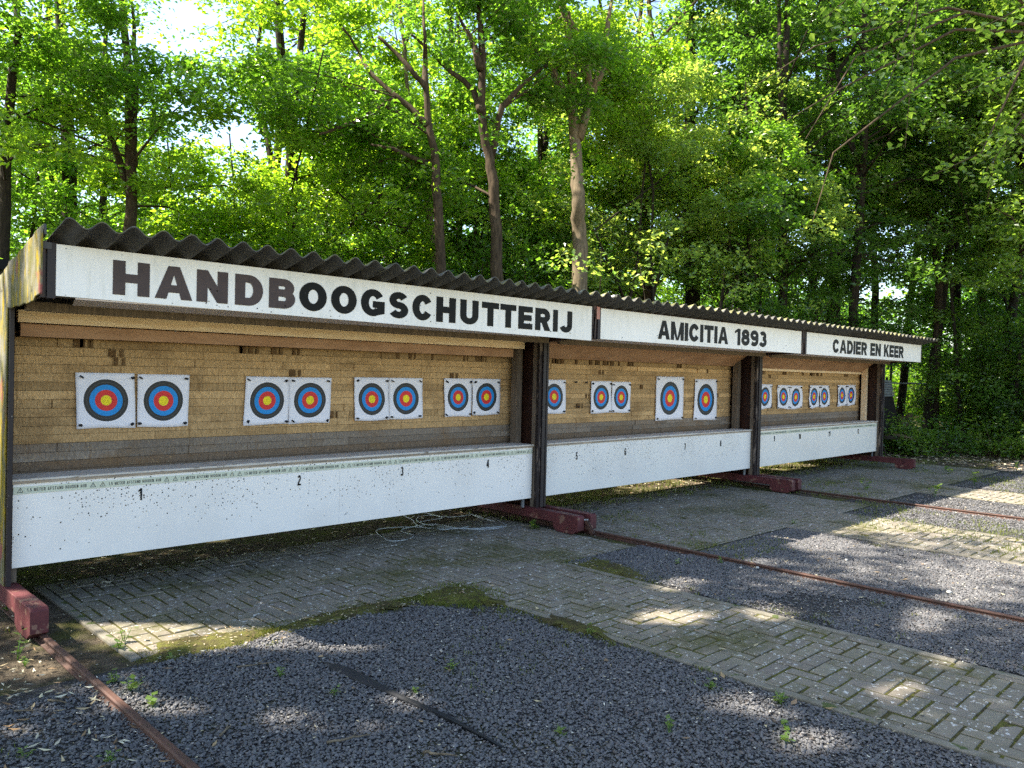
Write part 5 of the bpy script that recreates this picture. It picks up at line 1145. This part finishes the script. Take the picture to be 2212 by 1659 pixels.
# target stand under a dark cover with a slatted top
p = at(1906, 800, 17.6); bt = thing('butt_stand', 'dark covered straw butt with grey slatted top right of the far shelter', 'target stand', (p[0], p[1], 0)); mb = MB()
mb.poly([(-.75, -.3, .45), (.42, -.3, .45), (.30, -.05, 1.62), (-.75, -.05, 1.62), (-.75, .4, .45), (.42, .4, .45), (.30, .15, 1.62), (-.75, .15, 1.62)], [(0, 1, 2, 3), (5, 4, 7, 6), (1, 5, 6, 2), (4, 0, 3, 7), (3, 2, 6, 7), (0, 4, 5, 1)]); mb.build('cover', 'hut_black', bt, bevel=.02)
mb = MB()
for i in range(7):
    z = 1.26+i*.052; yy = -.335+(z-.45)/1.17*.25; mb.box((-.76, yy, z), (.40-.12*(z-.45)/1.17, yy+.03, z+.044))
mb.build('slat', 'slat_grey', bt, bevel=.003); mb = MB()
for x in (-.65, .3): mb.bar((x, -.35, 0), (x, -.2, .5), .06); mb.bar((x, .4, 0), (x, .3, .5), .06)
mb.bar((-.9, -.45, .42), (.8, -.45, .36), .07); mb.build('leg', 'bark_dark', bt)
# fence with mesh
fp = [at(1925, 800, 21), at(2010, 800, 21.5)]; fn = thing('wire_fence', 'wire mesh fence with a dark top rail in the gap of the wood', 'fence', (fp[0][0], fp[0][1], 0)); o0 = fp[0]*np.array((1, 1, 0)); e0 = fp[1]*np.array((1, 1, 0))-o0
for f in (-.1, .0, 1.0):
    mb = MB(); q = e0*f+(np.array([0, 0, 0])); mb.tube([(q[0], q[1], 0), (q[0], q[1], 2.3 if f == 0 else 1.7)], .03, 8); mb.build('post', 'trim_black', fn)
mb = MB(); mb.tube([tuple(e0*-.6+np.array((0, 0, 1.55))), tuple(e0+np.array((0, 0, 1.55)))], .022, 8); mb.build('top_rail', 'steel_grey', fn); mb = MB()
for i in range(30):
    f0 = .45+i*.02; 
    for s_ in (1, -1):
        a = e0*f0+np.array((0, 0, .9 if s_ > 0 else 1.54)); b_ = e0*min(1.05, f0+.34)+np.array((0, 0, 1.54 if s_ > 0 else .9)); mb.bar(tuple(a), tuple(b_), .006)
mb.build('wire_mesh', 'trim_black', fn)
p = at(1956, 800, 18.4); st_ = MB(); st_.tube([(0, 0, 0), (.01, 0, .25), (-.01, .02, .55), (.02, 0, .78)], [.21, .18, .17, .12], 14); st_.tube([(.1, -.05, .6), (.2, -.08, .86)], [.09, .06], 8)
o = st_.build('stump', 'stump_wood', smooth=True); o.location = (p[0], p[1], 0); tag(o, 'brown tree stump beside the dark covered butt', 'stump')
a, b_ = at(1905, 800, 17.2), at(1985, 800, 16.9); lg = MB(); lg.tube([(0, 0, .42), tuple((b_-a)*.5*np.array((1, 1, 0))+np.array((0, 0, .45))), tuple((b_-a)*np.array((1, 1, 0))+np.array((0, 0, .35)))], [.045, .04, .03], 10); o = lg.build('log', 'bark_pale', smooth=True); o.location = (a[0], a[1], 0); tag(o, 'pale birch log lying before the dark covered butt', 'log')
for f_, lb in ((.1, 'first'), (.85, 'last')): pass
print('leaves', sum(len(m.polygons) for m in bpy.data.meshes if m.name.split('.')[0] in ('crown','foliage','ivy','far_wood')))
